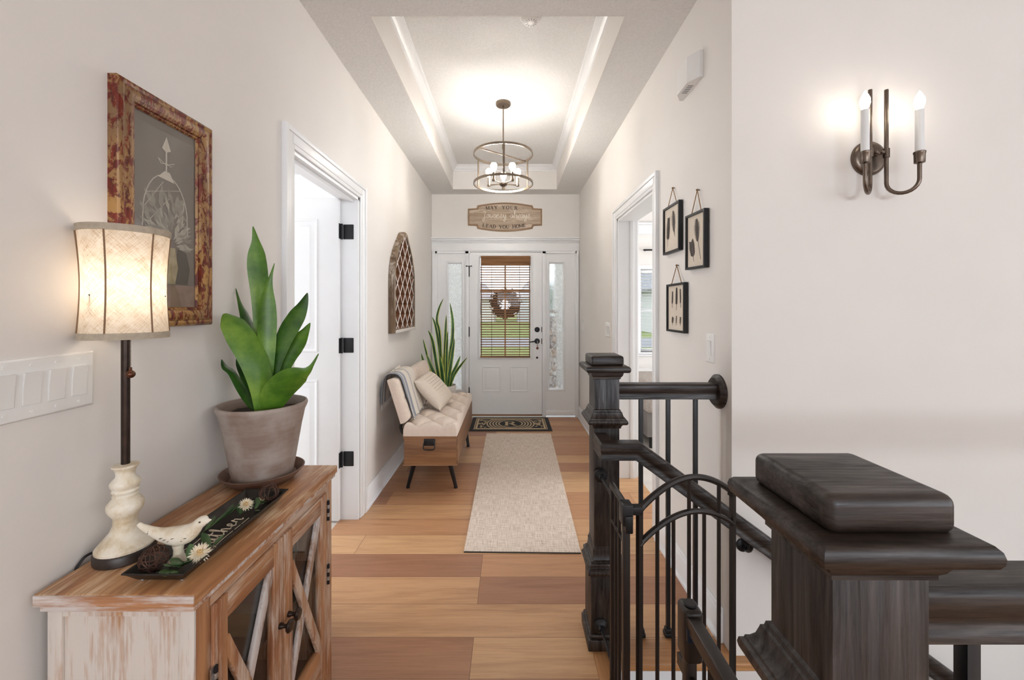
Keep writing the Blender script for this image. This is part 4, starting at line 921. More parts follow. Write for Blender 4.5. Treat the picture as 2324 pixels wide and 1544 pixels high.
build('stitching', b, plain('grey_thread', hexc(150, 138, 126), .9), pil)
# ------------------------------------------------------------------ snake plant in a white floor pot
SPX, SPY = -.700, 4.44
sn = thing('snake_plant', 'tall snake plant with yellow-edged leaves in white pot behind the bench', 'potted plant', (SPX, SPY, 0))
b = MB(); b.lathe([(.085, 0), (.09, .006), (.105, .30), (.117, .53), (.118, .54), (.110, .54), (.104, .50), (0, .50)], (SPX, SPY, 0), 40); build('pot', b, plain('white_ceramic', hexc(232, 228, 222), .35), sn)
b = MB(); b.lathe([(.104, .495), (.103, .508), (.05, .512), (0, .51)], (SPX, SPY, 0), 32); build('soil', b, M['soil'], sn)
SL = [([(1006, 678), (996, 700), (991, 728), (998, 765), (1003, 890)], .02, .034), ([(1021, 687), (1027, 725), (1027, 765), (1021, 810), (1016, 890)], .05, .036), ([(1013, 715), (1011, 760), (1010, 810), (1010, 890)], -.03, .030),
      ([(972, 750), (981, 772), (987, 805), (1001, 890)], -.02, .034), ([(960, 770), (966, 795), (976, 832), (1000, 890)], .05, .028), ([(956, 803), (965, 830), (983, 855), (1001, 890)], -.05, .036), ([(968, 804), (978, 830), (990, 858), (1004, 890)], -.01, .036),
      ([(1045, 808), (1036, 830), (1026, 852), (1016, 890)], .04, .034), ([(1060, 812), (1042, 834), (1028, 857), (1018, 890)], -.04, .028), ([(981, 720), (989, 742), (998, 800), (1006, 890)], .06, .030), ([(1031, 768), (1027, 800), (1021, 842), (1014, 890)], .0, .036),
      ([(998, 808), (1003, 845), (1008, 890)], -.06, .040), ([(986, 806), (994, 845), (1004, 890)], .03, .038), ([(1016, 752), (1014, 800), (1012, 890)], -.05, .030), ([(1010, 790), (1006, 840), (1008, 890)], .07, .036)]
for k, (pts, d, wd) in enumerate(SL):
    m_ = len(pts); P = [U(x, y, SPY+d*(1-i/(m_-1))*1.6+d*.5*(i/(m_-1))) for i, (x, y) in enumerate(pts)][::-1]
    b = MB(); a = (k*2.4) % PI; a = a*.45-.6
    leaf_blade(b, P, wd*1.15, (math.cos(a), math.sin(a), 0), (0, 1), .3, 24, [.75, .9, 1, 1, .95, .85, .6, .05]); build('leaf', b, [M['snake'], M['snakeedge']], sn, 60, solid=.002)
# ------------------------------------------------------------------ arched lattice wall decor
deco = thing('arched_wall_lattice', 'arched rustic wood window lattice hung on the left wall above the bench', 'wall decor', (XL, 3.67, 1.17))
ya, yb_, z0, z1 = 3.31, 4.02, 1.165, 2.045; ym = (ya+yb_)/2; hy = (yb_-ya)/2; zs = 1.62
def arch(k):      # outline, inset k: straight sides, then ogee shoulders to a blunt tip
    L = [(-hy+k, z0+k), (-hy+k, zs)]+[(-hy*q+k*(1-(1-q)*.3), zz) for q, zz in ((.96, 1.70), (.86, 1.78), (.70, 1.86), (.50, 1.93), (.32, 1.985-k*.4), (.20, 2.022-k*.9))]
    L.append((-.035+k*.3, z1-k)); return L+[(-u, v) for u, v in L[::-1]]
A0, A1 = arch(0), arch(.036)
def deco_ring(b, d0, d1):
    n_ = len(A0); V = [[b.bm.verts.new(fl(ym+u, v, d)) for u, v in A] for A, d in ((A0, d0), (A0, d1), (A1, d1), (A1, d0))]
    for a_, c_ in ((0, 1), (1, 2), (2, 3), (3, 0)):
        for k in range(n_): b.face([V[a_][k], V[a_][(k+1) % n_], V[c_][(k+1) % n_], V[c_][k]])
b = MB(); deco_ring(b, .002, .052); rust = wood('grey_brown_rustic_wood', hexc(84, 66, 50), hexc(140, 116, 92), 2, .8, .32, hexc(200, 190, 178), wscale=1.4); build('frame', b, rust, deco, 25)
def inside(u, v):
    if v < z0+.03 or v > z1-.03: return False
    au = abs(u)
    if v > 1.95: return au < .07-.5*(v-1.95)
    pts_ = [p for p in A1 if p[0] <= 0]
    for (u0_, v0_), (u1_, v1_) in zip(pts_, pts_[1:]):
        if v0_ <= v <= v1_ and v1_ > v0_: return au <= -lerp(u0_, u1_, (v-v0_)/(v1_-v0_))+.006
    return au < hy-.03
b = MB(); slope = 1.05; dv = .172
for s in (-1, 1):
    for k in range(-9, 14):
        run = None
        for i in range(161):
            u = -hy+2*hy*i/160; v = z0+.03+k*dv+s*u*slope+.3
            if inside(u, v):
                if run is None: run = [(u, v), (u, v)]
                run[1] = (u, v)
        if run and math.dist(*run) > .03:
            (u0_, v0_), (u1_, v1_) = run
            b.bar(fl(ym+u0_, v0_, .024+.002*s), fl(ym+u1_, v1_, .024+.002*s), .009, .040, (1, 0, 0), 0)
            b.bar(fl(ym+u0_, v0_, .0455+.0005*s), fl(ym+u1_, v1_, .0455+.0005*s), .0095, .003, (1, 0, 0), 1)
build('lattice', b, [plain('brown_lattice_side', hexc(116, 76, 50), .7, var=.3, vs=20), plain('chalk_white_lattice_face', hexc(228, 224, 220), .7, var=.08, vs=60)], deco)
b = MB(); b.box(XL+.01, XL+.056, ya+.03, yb_-.02, z0, z0+.026, 0, .003); build('sill', b, plain('white_worn_sill', hexc(220, 216, 212), .7, var=.1, vs=40), deco)
# ------------------------------------------------------------------ runner and door mat
def runner_mat():
    m, n, l, p = new_mat('woven_beige_runner'); v = coords(n, l, space='World')
    a = tnoise(n, l, coords(n, l, (240, 12, 1), space='World'), 1, 4, .6); c = tnoise(n, l, coords(n, l, (14, 190, 1), space='World'), 1, 4, .6)
    f = mix(n, l, .5, a, c); col = ramp(n, l, f, [(.36, hexc(176, 152, 134)), (.48, hexc(214, 197, 181)), (.62, hexc(234, 222, 210))])
    l.new(col, p.inputs['Base Color']); p.inputs['Roughness'].default_value = .95; bump(n, l, p, f, .5, .003); return m
run = thing('runner_rug', 'long beige woven runner rug down the middle of the hall floor', 'rug', (.06, 3.3, 0))
co = [(-.258, 2.300), (.397, 2.288), (.445, 4.465), (-.252, 4.465)]
b = MB(); b.prism([(x, y, .0015) for x, y in co], (0, 0, .006)); build('weave', b, runner_mat(), run)
b = MB(); b.prism([(-.258, 2.296, 0), (.397, 2.284, 0), (.397, 2.290, 0), (-.258, 2.302, 0)], (0, 0, .0055)); build('edge_binding', b, plain('dark_edge_thread', (.05, .045, .04), .9), run)
mat = thing('door_mat', 'black and tan door mat with letter R before the front door', 'door mat', (.02, 4.83, 0))
mx0, mx1, my0, my1 = -.458, .476, 4.562, 5.118; mz = .008; jet = plain('black_mat_pile', (.022, .022, .026), .95, bmp=.5, bs=300); tan = plain('tan_mat_pile', hexc(186, 164, 132), .95, var=.12, vs=90)
b = MB(); b.box(mx0, mx1, my0, my1, 0, mz, 0, .003); build('mat_base', b, jet, mat)
b = MB(); ff = lambda u, v, d: Vector((u, v, mz+d))
def flat_ring(i0, i1, d=.0012): b.ring(ff, mx0, mx1, my0, my1, [(i0, 0), (i0, d), (i1, d), (i1, 0)])
flat_ring(.048, .058); flat_ring(.066, .088); mcx, mcy = (mx0+mx1)/2, (my0+my1)/2
def ell(a, c, a2, c2, n_=56, lim=None):
    R0, R1 = [], []
    for k in range(n_):
        t = 2*PI*k/n_; R0.append((mcx+a*math.cos(t), mcy+c*math.sin(t), mz+.0012)); R1.append((mcx+a2*math.cos(t), mcy+c2*math.sin(t), mz+.0012))
    cl = lambda p: (p[0], max(my0+.09, min(my1-.09, p[1])), p[2])
    b.grid([[cl(p) for p in R0], [cl(p) for p in R1]], 0, False, True)
for a in (.130, .165, .200, .235, .268): ell(a, a*1.05, a+.017, a*1.05+.017)
rnd = random.Random(3)
for sx in (-1, 1):
    for k in range(34):
        u = rnd.uniform(.285, .365); v = rnd.uniform(-.155, .155); r_ = rnd.uniform(.008, .018)
        if math.hypot(u, v) < .285: continue
        a = rnd.uniform(0, PI); b.prism([(mcx+sx*u+r_*math.cos(a+q*PI/3)*(1.6 if q % 3 == 0 else .7), mcy+v+r_*math.sin(a+q*PI/3)*(1.6 if q % 3 == 0 else .7), mz+.0008) for q in range(6)], (0, 0, .0005+.0002*rnd.random()))
build('mat_pattern', b, tan, mat)
# serif capitals from straight strokes: (x0, y0, x1, y1, thickness)
SERIF = {
 'M': (1.1, [(.12, 0, .12, 1, .08), (.12, 1, .55, .1, .15), (.55, .1, .98, 1, .07), (.98, 0, .98, 1, .16), (0, 0, .26, 0, .05), (.82, 0, 1.12, 0, .05), (0, 1, .2, 1, .05), (.9, 1, 1.12, 1, .05)]),
 'A': (.95, [(.1, 0, .47, 1, .07), (.47, 1, .85, 0, .16), (.22, .34, .7, .34, .06), (0, 0, .24, 0, .05), (.68, 0, .98, 0, .05)]),
 'Y': (.95, [(.1, 1, .48, .45, .16), (.86, 1, .48, .45, .07), (.48, 0, .48, .5, .16), (.32, 0, .64, 0, .05), (0, 1, .26, 1, .05), (.72, 1, .98, 1, .05)]),
 'O': (1.0, [(.5+.42*math.cos(2*PI*k/14), .5+.5*math.sin(2*PI*k/14), .5+.42*math.cos(2*PI*(k+1)/14), .5+.5*math.sin(2*PI*(k+1)/14), .07+.09*abs(math.cos(2*PI*(k+.5)/14))) for k in range(14)]),
 'U': (1.0, [(.18, 1, .18, .3, .16), (.18, .3, .3, .06, .13), (.3, .06, .6, .04, .09), (.6, .04, .8, .3, .08), (.8, .3, .8, 1, .07), (.02, 1, .34, 1, .05), (.66, 1, .94, 1, .05)]),
 'R': (1.0, [(.2, 0, .2, 1, .17), (.2, 1, .6, .98, .07), (.6, .98, .76, .76, .13), (.76, .76, .6, .52, .13), (.6, .52, .2, .5, .06), (.48, .5, .84, 0, .16), (.04, 0, .38, 0, .05), (.72, 0, 1.0, 0, .06), (.02, 1, .3, 1, .05)]),
 'L': (.85, [(.2, 0, .2, 1, .16), (.04, 0, .75, 0, .06), (.74, 0, .76, .25, .06), (.04, 1, .38, 1, .05)]),
 'E': (.85, [(.2, 0, .2, 1, .16), (.04, 0, .75, 0, .06), (.74, 0, .76, .25, .06), (.04, 1, .72, 1, .06), (.7, 1, .7, .78, .06), (.2, .52, .55, .52, .05), (.55, .4, .55, .64, .05)]),
 'D': (1.0, [(.2, 0, .2, 1, .16), (.04, 0, .5, 0, .06), (.04, 1, .5, 1, .06), (.5, 1, .78, .8, .1), (.78, .8, .86, .5, .15), (.86, .5, .78, .2, .15), (.78, .2, .5, 0, .1)]),
 'H': (1.05, [(.2, 0, .2, 1, .16), (.84, 0, .84, 1, .16), (.2, .52, .84, .52, .06), (.04, 0, .36, 0, .05), (.68, 0, 1.0, 0, .05), (.04, 1, .36, 1, .05), (.68, 1, 1.0, 1, .05)]),
}
def serif(b, ch, f, size, nrm, th, mi=0):
    """f maps glyph (x, y) in metres to a point"""
    for x0_, y0_, x1_, y1_, w_ in SERIF[ch][1]:
        A, B = f(x0_*size, y0_*size), f(x1_*size, y1_*size); d = (B-A); s = d.cross(nrm).normalized()*w_*size*.62; e = d.normalized()*.01*size
        b.prism([A-s-e, B-s+e, B+s+e, A+s-e], nrm*th, mi)
b = MB(); serif(b, 'R', lambda u, v: Vector((mcx-.078+u*1.05, mcy-.075+v, mz)), .15, Vector((0, 0, 1)), .0014); build('lettering', b, tan, mat)
# ------------------------------------------------------------------ sign over the door
sign = thing('wall_sign', 'carved tan wooden sign with script and serif lettering above the front door', 'sign', (-.06, YB, 2.33))
scx, scz = -.0605, 2.516
half = [(.465, .105), (.36, .110), (.352, .128), (.346, .146)]
O = [(-u, v) for u, v in half]+[(-.346+.692*i/14, .146+.036*math.sin(PI*i/14)) for i in range(1, 14)]+[(u, v) for u, v in half[::-1]]
O = O+[(-u, -v) for u, v in O]
def inset(P, k):
    return [(u-math.copysign(k, u)*(1 if abs(u) > .3 else abs(u)/.3), v-math.copysign(k, v)) for u, v in P]
b = MB(); L = [[b.bm.verts.new(Vector((scx+u, YB-d, scz+v))) for u, v in P] for P, d in ((O, 0), (O, .016), (inset(O, .006), .02), (inset(O, .013), .02), (inset(O, .018), .014))]
for A, B_ in zip(L, L[1:]):
    for k in range(len(A)): b.face([A[k], A[(k+1) % len(A)], B_[(k+1) % len(A)], B_[k]], 0)
b.face(L[-1], 1)
build('board', b, [wood('tan_sign_edge', hexc(134, 106, 82), hexc(176, 146, 118), 0, .7), wood('weathered_sign_face', hexc(160, 138, 116), hexc(198, 180, 160), 0, .75, .3, hexc(214, 200, 184), gscale=.8)], sign)
dark = plain('dark_brown_lettering', hexc(54, 40, 30), .7)
def arc_text(b, text, zc, bow, size, pitch, x_off):
    widths = [pitch if ch != ' ' else pitch*.85 for ch in text]; tot = sum(widths); x = -tot/2
    for ch, w_ in zip(text, widths):
        if ch != ' ':
            cx = x+w_/2; t = cx/.35; zc2 = zc+bow*(1-t*t); an = -2*bow*t/.35; ca, sa = math.cos(an), math.sin(an); gw = SERIF[ch][0]*size
            serif(b, ch, lambda u, v: Vector((scx+x_off+cx+(u-gw/2)*ca-(v-size/2)*sa, YB-.0142, scz+zc2+(u-gw/2)*sa+(v-size/2)*ca)), size, Vector((0, -1, 0)), .002)
        x += w_
b = MB(); arc_text(b, 'MAY YOUR', .094, .026, .042, .052, -.04); arc_text(b, 'LEAD YOU HOME', -.088, -.036, .043, .0435, -.01); build('lettering', b, dark, sign)
b = MB(); script(b, 'Journey always', lambda u, v: Vector((scx-.285+u, YB-.0155, scz-.012+v)), .044, .0042, .1, 1.02); build('script_lettering', b, plain('pale_cream_lettering', hexc(232, 224, 212), .7), sign)
# ------------------------------------------------------------------ blind, wreath, key fob on the front door
bam = wood('bamboo_slat', hexc(112, 76, 46), hexc(168, 122, 80), 0, .6); blind = thing('bamboo_blind', 'brown bamboo roll-up blind over the glass of the front door', 'blind', (-.055, YB, .75))
xb0, xb1 = -.362, .258; yf = YB-.022
b = MB(); b.box(xb0, xb1, yf-.020, yf+.012, 1.905, 2.025, 0, .002)
for k in range(9): b.tube([(xb0, yf-.021, 1.91+k*.0135), (xb1, yf-.021, 1.91+k*.0135)], .006, 6)
build('valance', b, bam, blind)
b = MB()
for k in range(36):
    z_ = .785+k*.0312; b.box(xb0-.006, xb1-.002, yf-.004, yf+.002, z_, z_+.0125)
b.box(xb0-.008, xb1, yf-.008, yf+.006, .752, .775, 0, .002)
build('slats', b, bam, blind)
b = MB()
for x in (xb0+.135, xb1-.135): b.tube([(x, yf-.006, .76), (x, yf-.006, 1.91)], .0028, 6)
for x in (xb0+.006, xb1-.01): b.box(x-.006, x+.006, yf-.006, yf-.004, .76, 1.91)
build('cord', b, plain('brown_cord', hexc(110, 78, 52), .8), blind)
b = MB(); rnd = random.Random(9); wc = Vector((-.058, YB+.085, 1.425))
for k in range(950):
    t = rnd.uniform(0, 2*PI); r_ = .145+rnd.gauss(0, .026); p = wc+Vector((r_*math.cos(t), rnd.uniform(-.018, .02), r_*math.sin(t)))
    a = t+PI/2+rnd.gauss(.7, .55); L_ = rnd.uniform(.03, .075); d = Vector((math.cos(a), rnd.uniform(-.2, .2), math.sin(a)))*L_; s = Vector((-d.z, .4*d.y, d.x)).normalized()*.010
    b.prism([p, p+d*.5+s, p+d, p+d*.5-s], (0, .0012, 0))
for k in range(10): b.tube([wc+Vector(((.13+.012*math.cos(3*t+k))*math.cos(t), .01*math.sin(2*t+k), (.13+.012*math.cos(3*t+k))*math.sin(t))) for t in [2*PI*i/40 for i in range(40)]], .012, 6, True)
tag(build('wreath', b, plain('dry_brown_wreath', hexc(104, 76, 52), .9, var=.3, vs=60)), 'round brown twig wreath hanging outside the front door glass', 'wreath')
key = thing('key_ring', 'key with a brown leather tag hanging from the front door lock', 'key', (.344, YB-.04, .86))
b = MB(); b.tube([(.344, YB-.042, .957), (.344, YB-.052, .957)], .003, 6); b.box(.341, .347, YB-.056, YB-.05, .935, .962, 0, .001); b.tube([(.344+.011*math.cos(t), YB-.053, .925+.011*math.sin(t)) for t in [2*PI*i/18 for i in range(18)]], .0012, 5, True); build('key', b, M['silver'], key)
b = MB(); b.lathe([(.016, 0), (.016, .003), (0, .003)], (.344, YB-.052, .872), 20, 0, RXm, 1, 1); b.box(.340, .348, YB-.055, YB-.053, .885, .918); build('leather_tag', b, plain('brown_leather', hexc(112, 58, 38), .6), key)
# ------------------------------------------------------------------ right wall: frames, chime, switches
def pressed(kind, f, u0, u1, v0, v1, rnd):
    """pressed plants as thin raised shapes on the paper"""
    b = MB(); P = lambda u, v: f(lerp(u0, u1, u), lerp(v0, v1, v), .0125)
    nx = f(0, 0, 1)-f(0, 0, 0)
    def frond(a, c, n_, L, wd):
        A, B = P(*a), P(*c); d = (B-A).normalized(); s = d.cross(nx).normalized(); b.tube([A, B], .0007, 4)
        for k in range(n_):
            t = k/n_; q = A+(B-A)*(.25+.75*t)
            for sg in (-1, 1):
                e = (d*.75+s*sg*.8).normalized()*L*(1-.55*abs(t-.35)); w_ = e.cross(nx).normalized()*wd; b.prism([q, q+e*.5+w_, q+e, q+e*.5-w_], nx*.0006)
    def plume(a, c, wd, n_=34):
        A, B = P(*a), P(*c); d = (B-A).normalized(); s = d.cross(nx).normalized()
        for k in range(n_):
            t = k/n_; q = A+(B-A)*t
            for sg in (-1, 1):
                L = wd*math.sin(PI*min(1, t*.8+.15))*rnd.uniform(.8, 1.1); e = (d*.5+s*sg).normalized()*L; w_ = d*.0018; b.prism([q-w_, q+e, q+w_], nx*.0005)
    for item in kind: (frond if item[0] == 'f' else plume)(*item[1:])
    return b
papermat = plain('cream_paper', hexc(214, 202, 186), .85, var=.03); inkmat = plain('dark_pressed_leaf', hexc(78, 70, 66), .8, var=.2, vs=60); twine = plain('jute_twine', hexc(150, 116, 78), .9, var=.2, vs=120)
def hanging_frame(u0, u1, v0, v1, nail, label, kind, skew=0):
    rnd = random.Random(u0); uc, vc = (u0+u1)/2, (v0+v1)/2
    f = lambda u, v, d: Vector((XR-d-.006*(1-(v-v0)/(v1-v0))*0-.004, u, v+skew*(u-uc)))
    t = thing('hanging_frame', label, 'picture frame', f(uc, v0, 0), 'black framed pressed plants on the right wall')
    b = MB(); b.ring(f, u0, u1, v0, v1, [(0, 0), (0, .02), (.011, .02), (.011, .008)]); b.ring(f, u0, u1, v0, v1, [(0, 0), (.011, 0)]); build('frame', b, M['hinge'], t)
    b = MB(); b.ring(f, u0+.010, u1-.010, v0+.010, v1-.010, [(0, .002), (0, .011)], 0, True, True); build('paper', b, papermat, t)
    build('pressed_plant', pressed(kind, f, u0+.012, u1-.012, v0+.012, v1-.012, rnd), inkmat, t)
    b = MB(); a, c = f(u0+.05, v1, .010), f(u1-.05, v1, .010); nl = fr(*nail, .010)
    b.tube([a, nl, c], .0022, 6); b.ball(a, .005, 0, 8); b.ball(c, .005, 0, 8); b.ball(nl, .0055, 0, 8)
    build('twine_hanger', b, twine, t)
    b = MB(); b.tube([fr(*nail, 0), fr(*nail, .016)], .0025, 8); build('nail', b, M['hinge'], t)
hanging_frame(2.060, 2.275, 1.664, 1.917, (2.169, 2.007), 'black frame with a curled pressed fern, farther of the upper two frames', [('f', (.8, .12), (.72, .78), 16, .03, .004), ('p', (.35, .42), (.42, .9), .032), ('f', (.3, .3), (.36, .5), 4, .01, .002)])
hanging_frame(1.790, 1.985, 1.552, 1.812, (1.886, 1.915), 'black frame with a dark plume and small leaf, nearest of the three', [('p', (.40, .48), (.48, .92), .036), ('f', (.22, .12), (.4, .55), 1, .004, .001), ('f', (.62, .10), (.78, .5), 7, .04, .006)], .03)
hanging_frame(2.000, 2.225, 1.247, 1.498, (2.118, 1.592), 'black frame with several small pressed sprigs, lowest of the three', [('f', (.75, .5), (.72, .88), 10, .014, .0022), ('f', (.48, .45), (.46, .95), 14, .018, .0028), ('f', (.22, .5), (.24, .92), 12, .012, .002), ('f', (.75, .1), (.7, .28), 4, .02, .003), ('f', (.5, .1), (.47, .32), 5, .012, .002), ('f', (.25, .1), (.22, .3), 4, .014, .003)])
ch = thing('door_chime', 'white wall-mounted chime box high on the right wall near the ceiling', 'door chime', (XR, 1.96, 2.41))
b = MB(); ca, cb, cz0, cz1 = 1.845, 2.065, 2.415, 2.535
out = [(ca, 0), (ca, .018), (ca+.055, .052), (cb-.055, .052), (cb, .018), (cb, 0)]
b.prism([fr(u, cz0, d) for u, d in out], (0, 0, cz1-cz0)); build('housing', b, M['plastic'], ch, 20)
b = MB()
for k in range(5): b.box(XR-.038+.0, XR-.012, ca+.075+k*.016, ca+.083+k*.016, cz0-.0008, cz0+.001)
build('speaker_slots', b, plain('grey_slot', (.35, .35, .36), .8), ch)
rocker_plate(fr, 1.778, 1.197, 1, 'white single switch on the right wall below the three frames')
rocker_plate(fr, 3.635, 1.180, 3, 'white three-gang switch plate on right wall just past the doorway')
rocker_plate(fr, 4.885, 1.168, 2, 'white two-gang switch plate on right wall near front door')
# ------------------------------------------------------------------ chandelier, smoke detector
CHX, CHY = -.055, 3.43
chd = thing('drum_chandelier', 'open drum chandelier with five lit bulbs hanging from the tray ceiling', 'chandelier', (CHX, CHY, 2.37))
cc = (CHX, CHY, 0)
b = MB(); b.lathe([(.0, ZT-.026), (.055, ZT-.026), (.060, ZT-.022), (.062, ZT-.016), (.062, ZT)], cc, 36)
for a in (.5, PI+.5): b.ball((CHX+.043*math.cos(a), CHY+.043*math.sin(a), ZT-.027), .005, 0, 10)
build('canopy', b, M['brass'], chd)
b = MB(); b.tube([(CHX, CHY, ZT-.02), (CHX, CHY, 2.655)], .0055, 12); b.lathe([(.009, 2.70), (.011, 2.704), (.011, 2.745), (.0055, 2.75)], cc, 16); build('rod', b, M['brass'], chd)
rg = .2455
for z_ in (2.659, 2.414):
    b = MB(); b.grid([[(CHX+r_*math.cos(2*PI*k/72), CHY+r_*math.sin(2*PI*k/72), zz) for k in range(72)] for r_, zz in ((rg-.004, z_-.009), (rg+.004, z_-.009), (rg+.004, z_+.009), (rg-.004, z_+.009))], 0, True, True); build('hoop', b, M['brass'], chd)
for a in (-88, 32, 152):
    a = math.radians(a); d = Vector((math.cos(a), math.sin(a), 0)); s = Vector((-d.y, d.x, 0)); p = Vector(cc)+d*rg
    b = MB(); b.bar(p+Vector((0, 0, 2.41)), p+Vector((0, 0, 2.66)), .017, .006, d); build('upright', b, M['brass'], chd)
a = math.radians(38); d = Vector((math.cos(a), math.sin(a), 0))*rg
b = MB(); b.bar(Vector((CHX, CHY, 2.655))-d, Vector((CHX, CHY, 2.655))+d, .009, .009); build('cross_bar', b, M['brass'], chd)
b = MB(); b.tube([(CHX, CHY, 2.655), (CHX, CHY, 2.43)], .005, 10); build('stem', b, M['brass'], chd)
b = MB(); b.lathe([(0, 2.372), (.008, 2.376), (.010, 2.386), (.022, 2.394), (.034, 2.404), (.036, 2.416), (.022, 2.424), (.008, 2.428), (0, 2.43)], cc, 28); build('hub', b, M['brass'], chd)
for k in range(5):
    a = PI/2+2*PI*k/5; d = Vector((math.cos(a), math.sin(a), 0)); e = Vector(cc)+d*.128
    b = MB(); b.bar(Vector(cc)+d*.03+Vector((0, 0, 2.412)), e+d*.008+Vector((0, 0, 2.412)), .008, .008); arm = build('arm', b, M['brass'], chd)
    b = MB(); b.lathe([(.014, 2.404), (.014, 2.418), (.010, 2.42), (.0105, 2.478), (0, 2.478)], e, 16); build('socket', b, M['brass'], arm)
    b = MB(); b.lathe([(.009, 2.478), (.013, 2.49), (.022, 2.505), (.0265, 2.522), (.025, 2.538), (.016, 2.549), (0, 2.553)], e, 20); build('bulb', b, M['bulb'], arm)
sd = thing('smoke_detector', 'round white smoke detector on the tray ceiling', 'smoke detector', (.126, 2.41, ZT-.04))
b = MB(); b.lathe([(0, ZT-.040), (.030, ZT-.040), (.046, ZT-.036), (.056, ZT-.024), (.060, ZT-.012), (.066, ZT-.010), (.066, ZT)], (.126, 2.41, 0), 40); build('housing', b, M['plastic'], sd)
b = MB()
for k in range(12):
    a = 2*PI*k/12; b.bar((.126+.02*math.cos(a), 2.41+.02*math.sin(a), ZT-.0402), (.126+.036*math.cos(a), 2.41+.036*math.sin(a), ZT-.0395), .005, .002)
build('vent_slots', b, plain('grey_vent_slot', (.5, .49, .48), .8), sd)
# ------------------------------------------------------------------ guest room and street
bed = thing('bed', 'bed with a white sheet and grey fleecy cover seen through the right doorway', 'bed', (2.2, 4.5, 0))
for x in (1.4, 3.2):
    for y in (4.03, 4.97): b = MB(); b.tube([(x, y, 0), (x, y, .125)], .03, 12); build('leg', b, M['black'], bed)
b = MB(); b.box(1.32, 3.3, 3.95, 5.05, .12, .42, 0, .02); build('bed_base', b, plain('dark_bed_base', (.2, .18, .17), .8), bed)
b = MB(); b.box(1.32, 3.3, 3.95, 5.05, .42, .64, 0, .06, 4); build('mattress', b, plain('white_sheet', (.82, .81, .80), .9), bed)
b = MB(); b.box(1.30, 3.32, 3.90, 4.62, .36, .668, 0, .05, 4); build('fleece_cover', b, plain('grey_fleece', hexc(168, 158, 150), .95, var=.3, vs=70, bmp=1, bs=90), bed)
gb = thing('window_blind', 'white slatted blind in the guest room window', 'blind', (2.2, YB, .82)); x0, x1, z0, z1 = GW
b = MB()
for k in range(26):
    z_ = z0+.03+k*.0385; b.box(x0+.006, x1-.006, YB+.022, YB+.058, z_, z_+.003, 0, 0, 2, Matrix.Translation((0, YB+.04, z_)) @ Matrix.Rotation(-.12, 4, 'X') @ Matrix.Translation((0, -YB-.04, -z_)))
build('slats', b, plain('white_blind_slat', (.75, .75, .76), .5), gb)
b = MB(); b.box(x0+.005, x1-.005, YB+.015, YB+.06, z1-.045, z1-.002, 0, .003); build('headrail', b, M['trim'], gb)
b = MB()
for x in (x0+.15, x0+.62): b.tube([(x, YB+.018, z0+.02), (x, YB+.018, z1-.03)], .0022, 6)
build('cord', b, M['trim'], gb)
rodt = thing('curtain_rod', 'black curtain rod above the guest room window', 'curtain rod', (2.2, YB-.08, 2.09))
b = MB(); b.tube([(1.66, YB-.07, 2.095), (2.85, YB-.07, 2.095)], .011, 12); build('rod', b, M['black'], rodt)
b = MB()
for x in (1.7, 2.8): b.bar((x, YB-.07, 2.095), (x, YB, 2.095), .012, .012)
build('bracket', b, M['black'], rodt)
pier = thing('stone_pier', 'stacked stone pier with stone cap outside the right sidelight', 'pier', (.62, 5.9, -.06))
b = MB(); rnd = random.Random(21); z_ = -.06
for k in range(14):
    hh = rnd.uniform(.075, .12)
    if z_+hh > 1.30: hh = 1.30-z_
    xs_ = [.53, rnd.uniform(.57, .62), .66]
    for a, c in zip(xs_, xs_[1:]): b.box(a+.002, c-.002, 5.78-rnd.uniform(0, .02), 5.98, z_+.003, z_+hh-.003, rnd.randint(0, 2), .006)
    z_ += hh
    if z_ >= 1.30: break
build('stone_courses', b, [plain('tan_stone', hexc(150, 120, 94), .9, var=.25, vs=12), plain('brown_stone', hexc(106, 80, 64), .9, var=.25, vs=12), plain('grey_stone', hexc(172, 158, 146), .9, var=.2, vs=12)], pier)
b = MB(); b.box(.52, .665, 5.76, 5.99, 1.30, 1.345, 0, .006); build('cap', b, plain('stone_cap', hexc(128, 106, 88), .9), pier)
def house(cx, y, wd, hgt, roofh, wall_c, roof_c, label):
    t = thing('house', label, 'house', (cx, y, -.45), 'houses across the street'); b = MB(); b.box(cx-wd/2, cx+wd/2, y, y+8, -.45, hgt); build('house_wall', b, plain('siding', wall_c, .9), t)
    b = MB(); b.prism([(cx-wd/2-.5, y-.4, hgt), (cx+wd/2+.5, y-.4, hgt), (cx+wd/2-1.5, y+4, hgt+roofh), (cx-wd/2+1.5, y+4, hgt+roofh)], (0, .01, -.15)); b.prism([(cx-wd/2-.5, y+8.4, hgt), (cx+wd/2+.5, y+8.4, hgt), (cx+wd/2-1.5, y+4, hgt+roofh), (cx-wd/2+1.5, y+4, hgt+roofh)], (0, -.01, -.15))
    for s in (-1, 1): b.prism([(cx+s*(wd/2+.5), y-.4, hgt), (cx+s*(wd/2+.5), y+8.4, hgt), (cx+s*(wd/2-1.5), y+4, hgt+roofh)], (0, 0, -.15))
    build('house_roof', b, plain('shingles', roof_c, .95, var=.15, vs=2), t)
    for k in (-1, 0, 1):
        b = MB(); x = cx+k*wd*.3; b.box(x-.6, x+.6, y-.05, y+.02, .6, 2.0); build('house_window', b, plain('dark_window_glass', (.1, .12, .14), .2), t)
house(-7.5, 52, 11, 2.6, 2.2, (.62, .60, .57), (.36, .35, .36), 'pale house with dark roof across the street, left of the wreath')
house(6.5, 52, 11, 2.7, 2.4, (.5, .52, .54), (.34, .34, .36), 'grey house with dark roof across the street, right of the wreath')
house(14.5, 30, 8, 2.8, 2.4, (.56, .56, .56), (.26, .26, .28), 'white house with grey roof seen through the guest room blind')
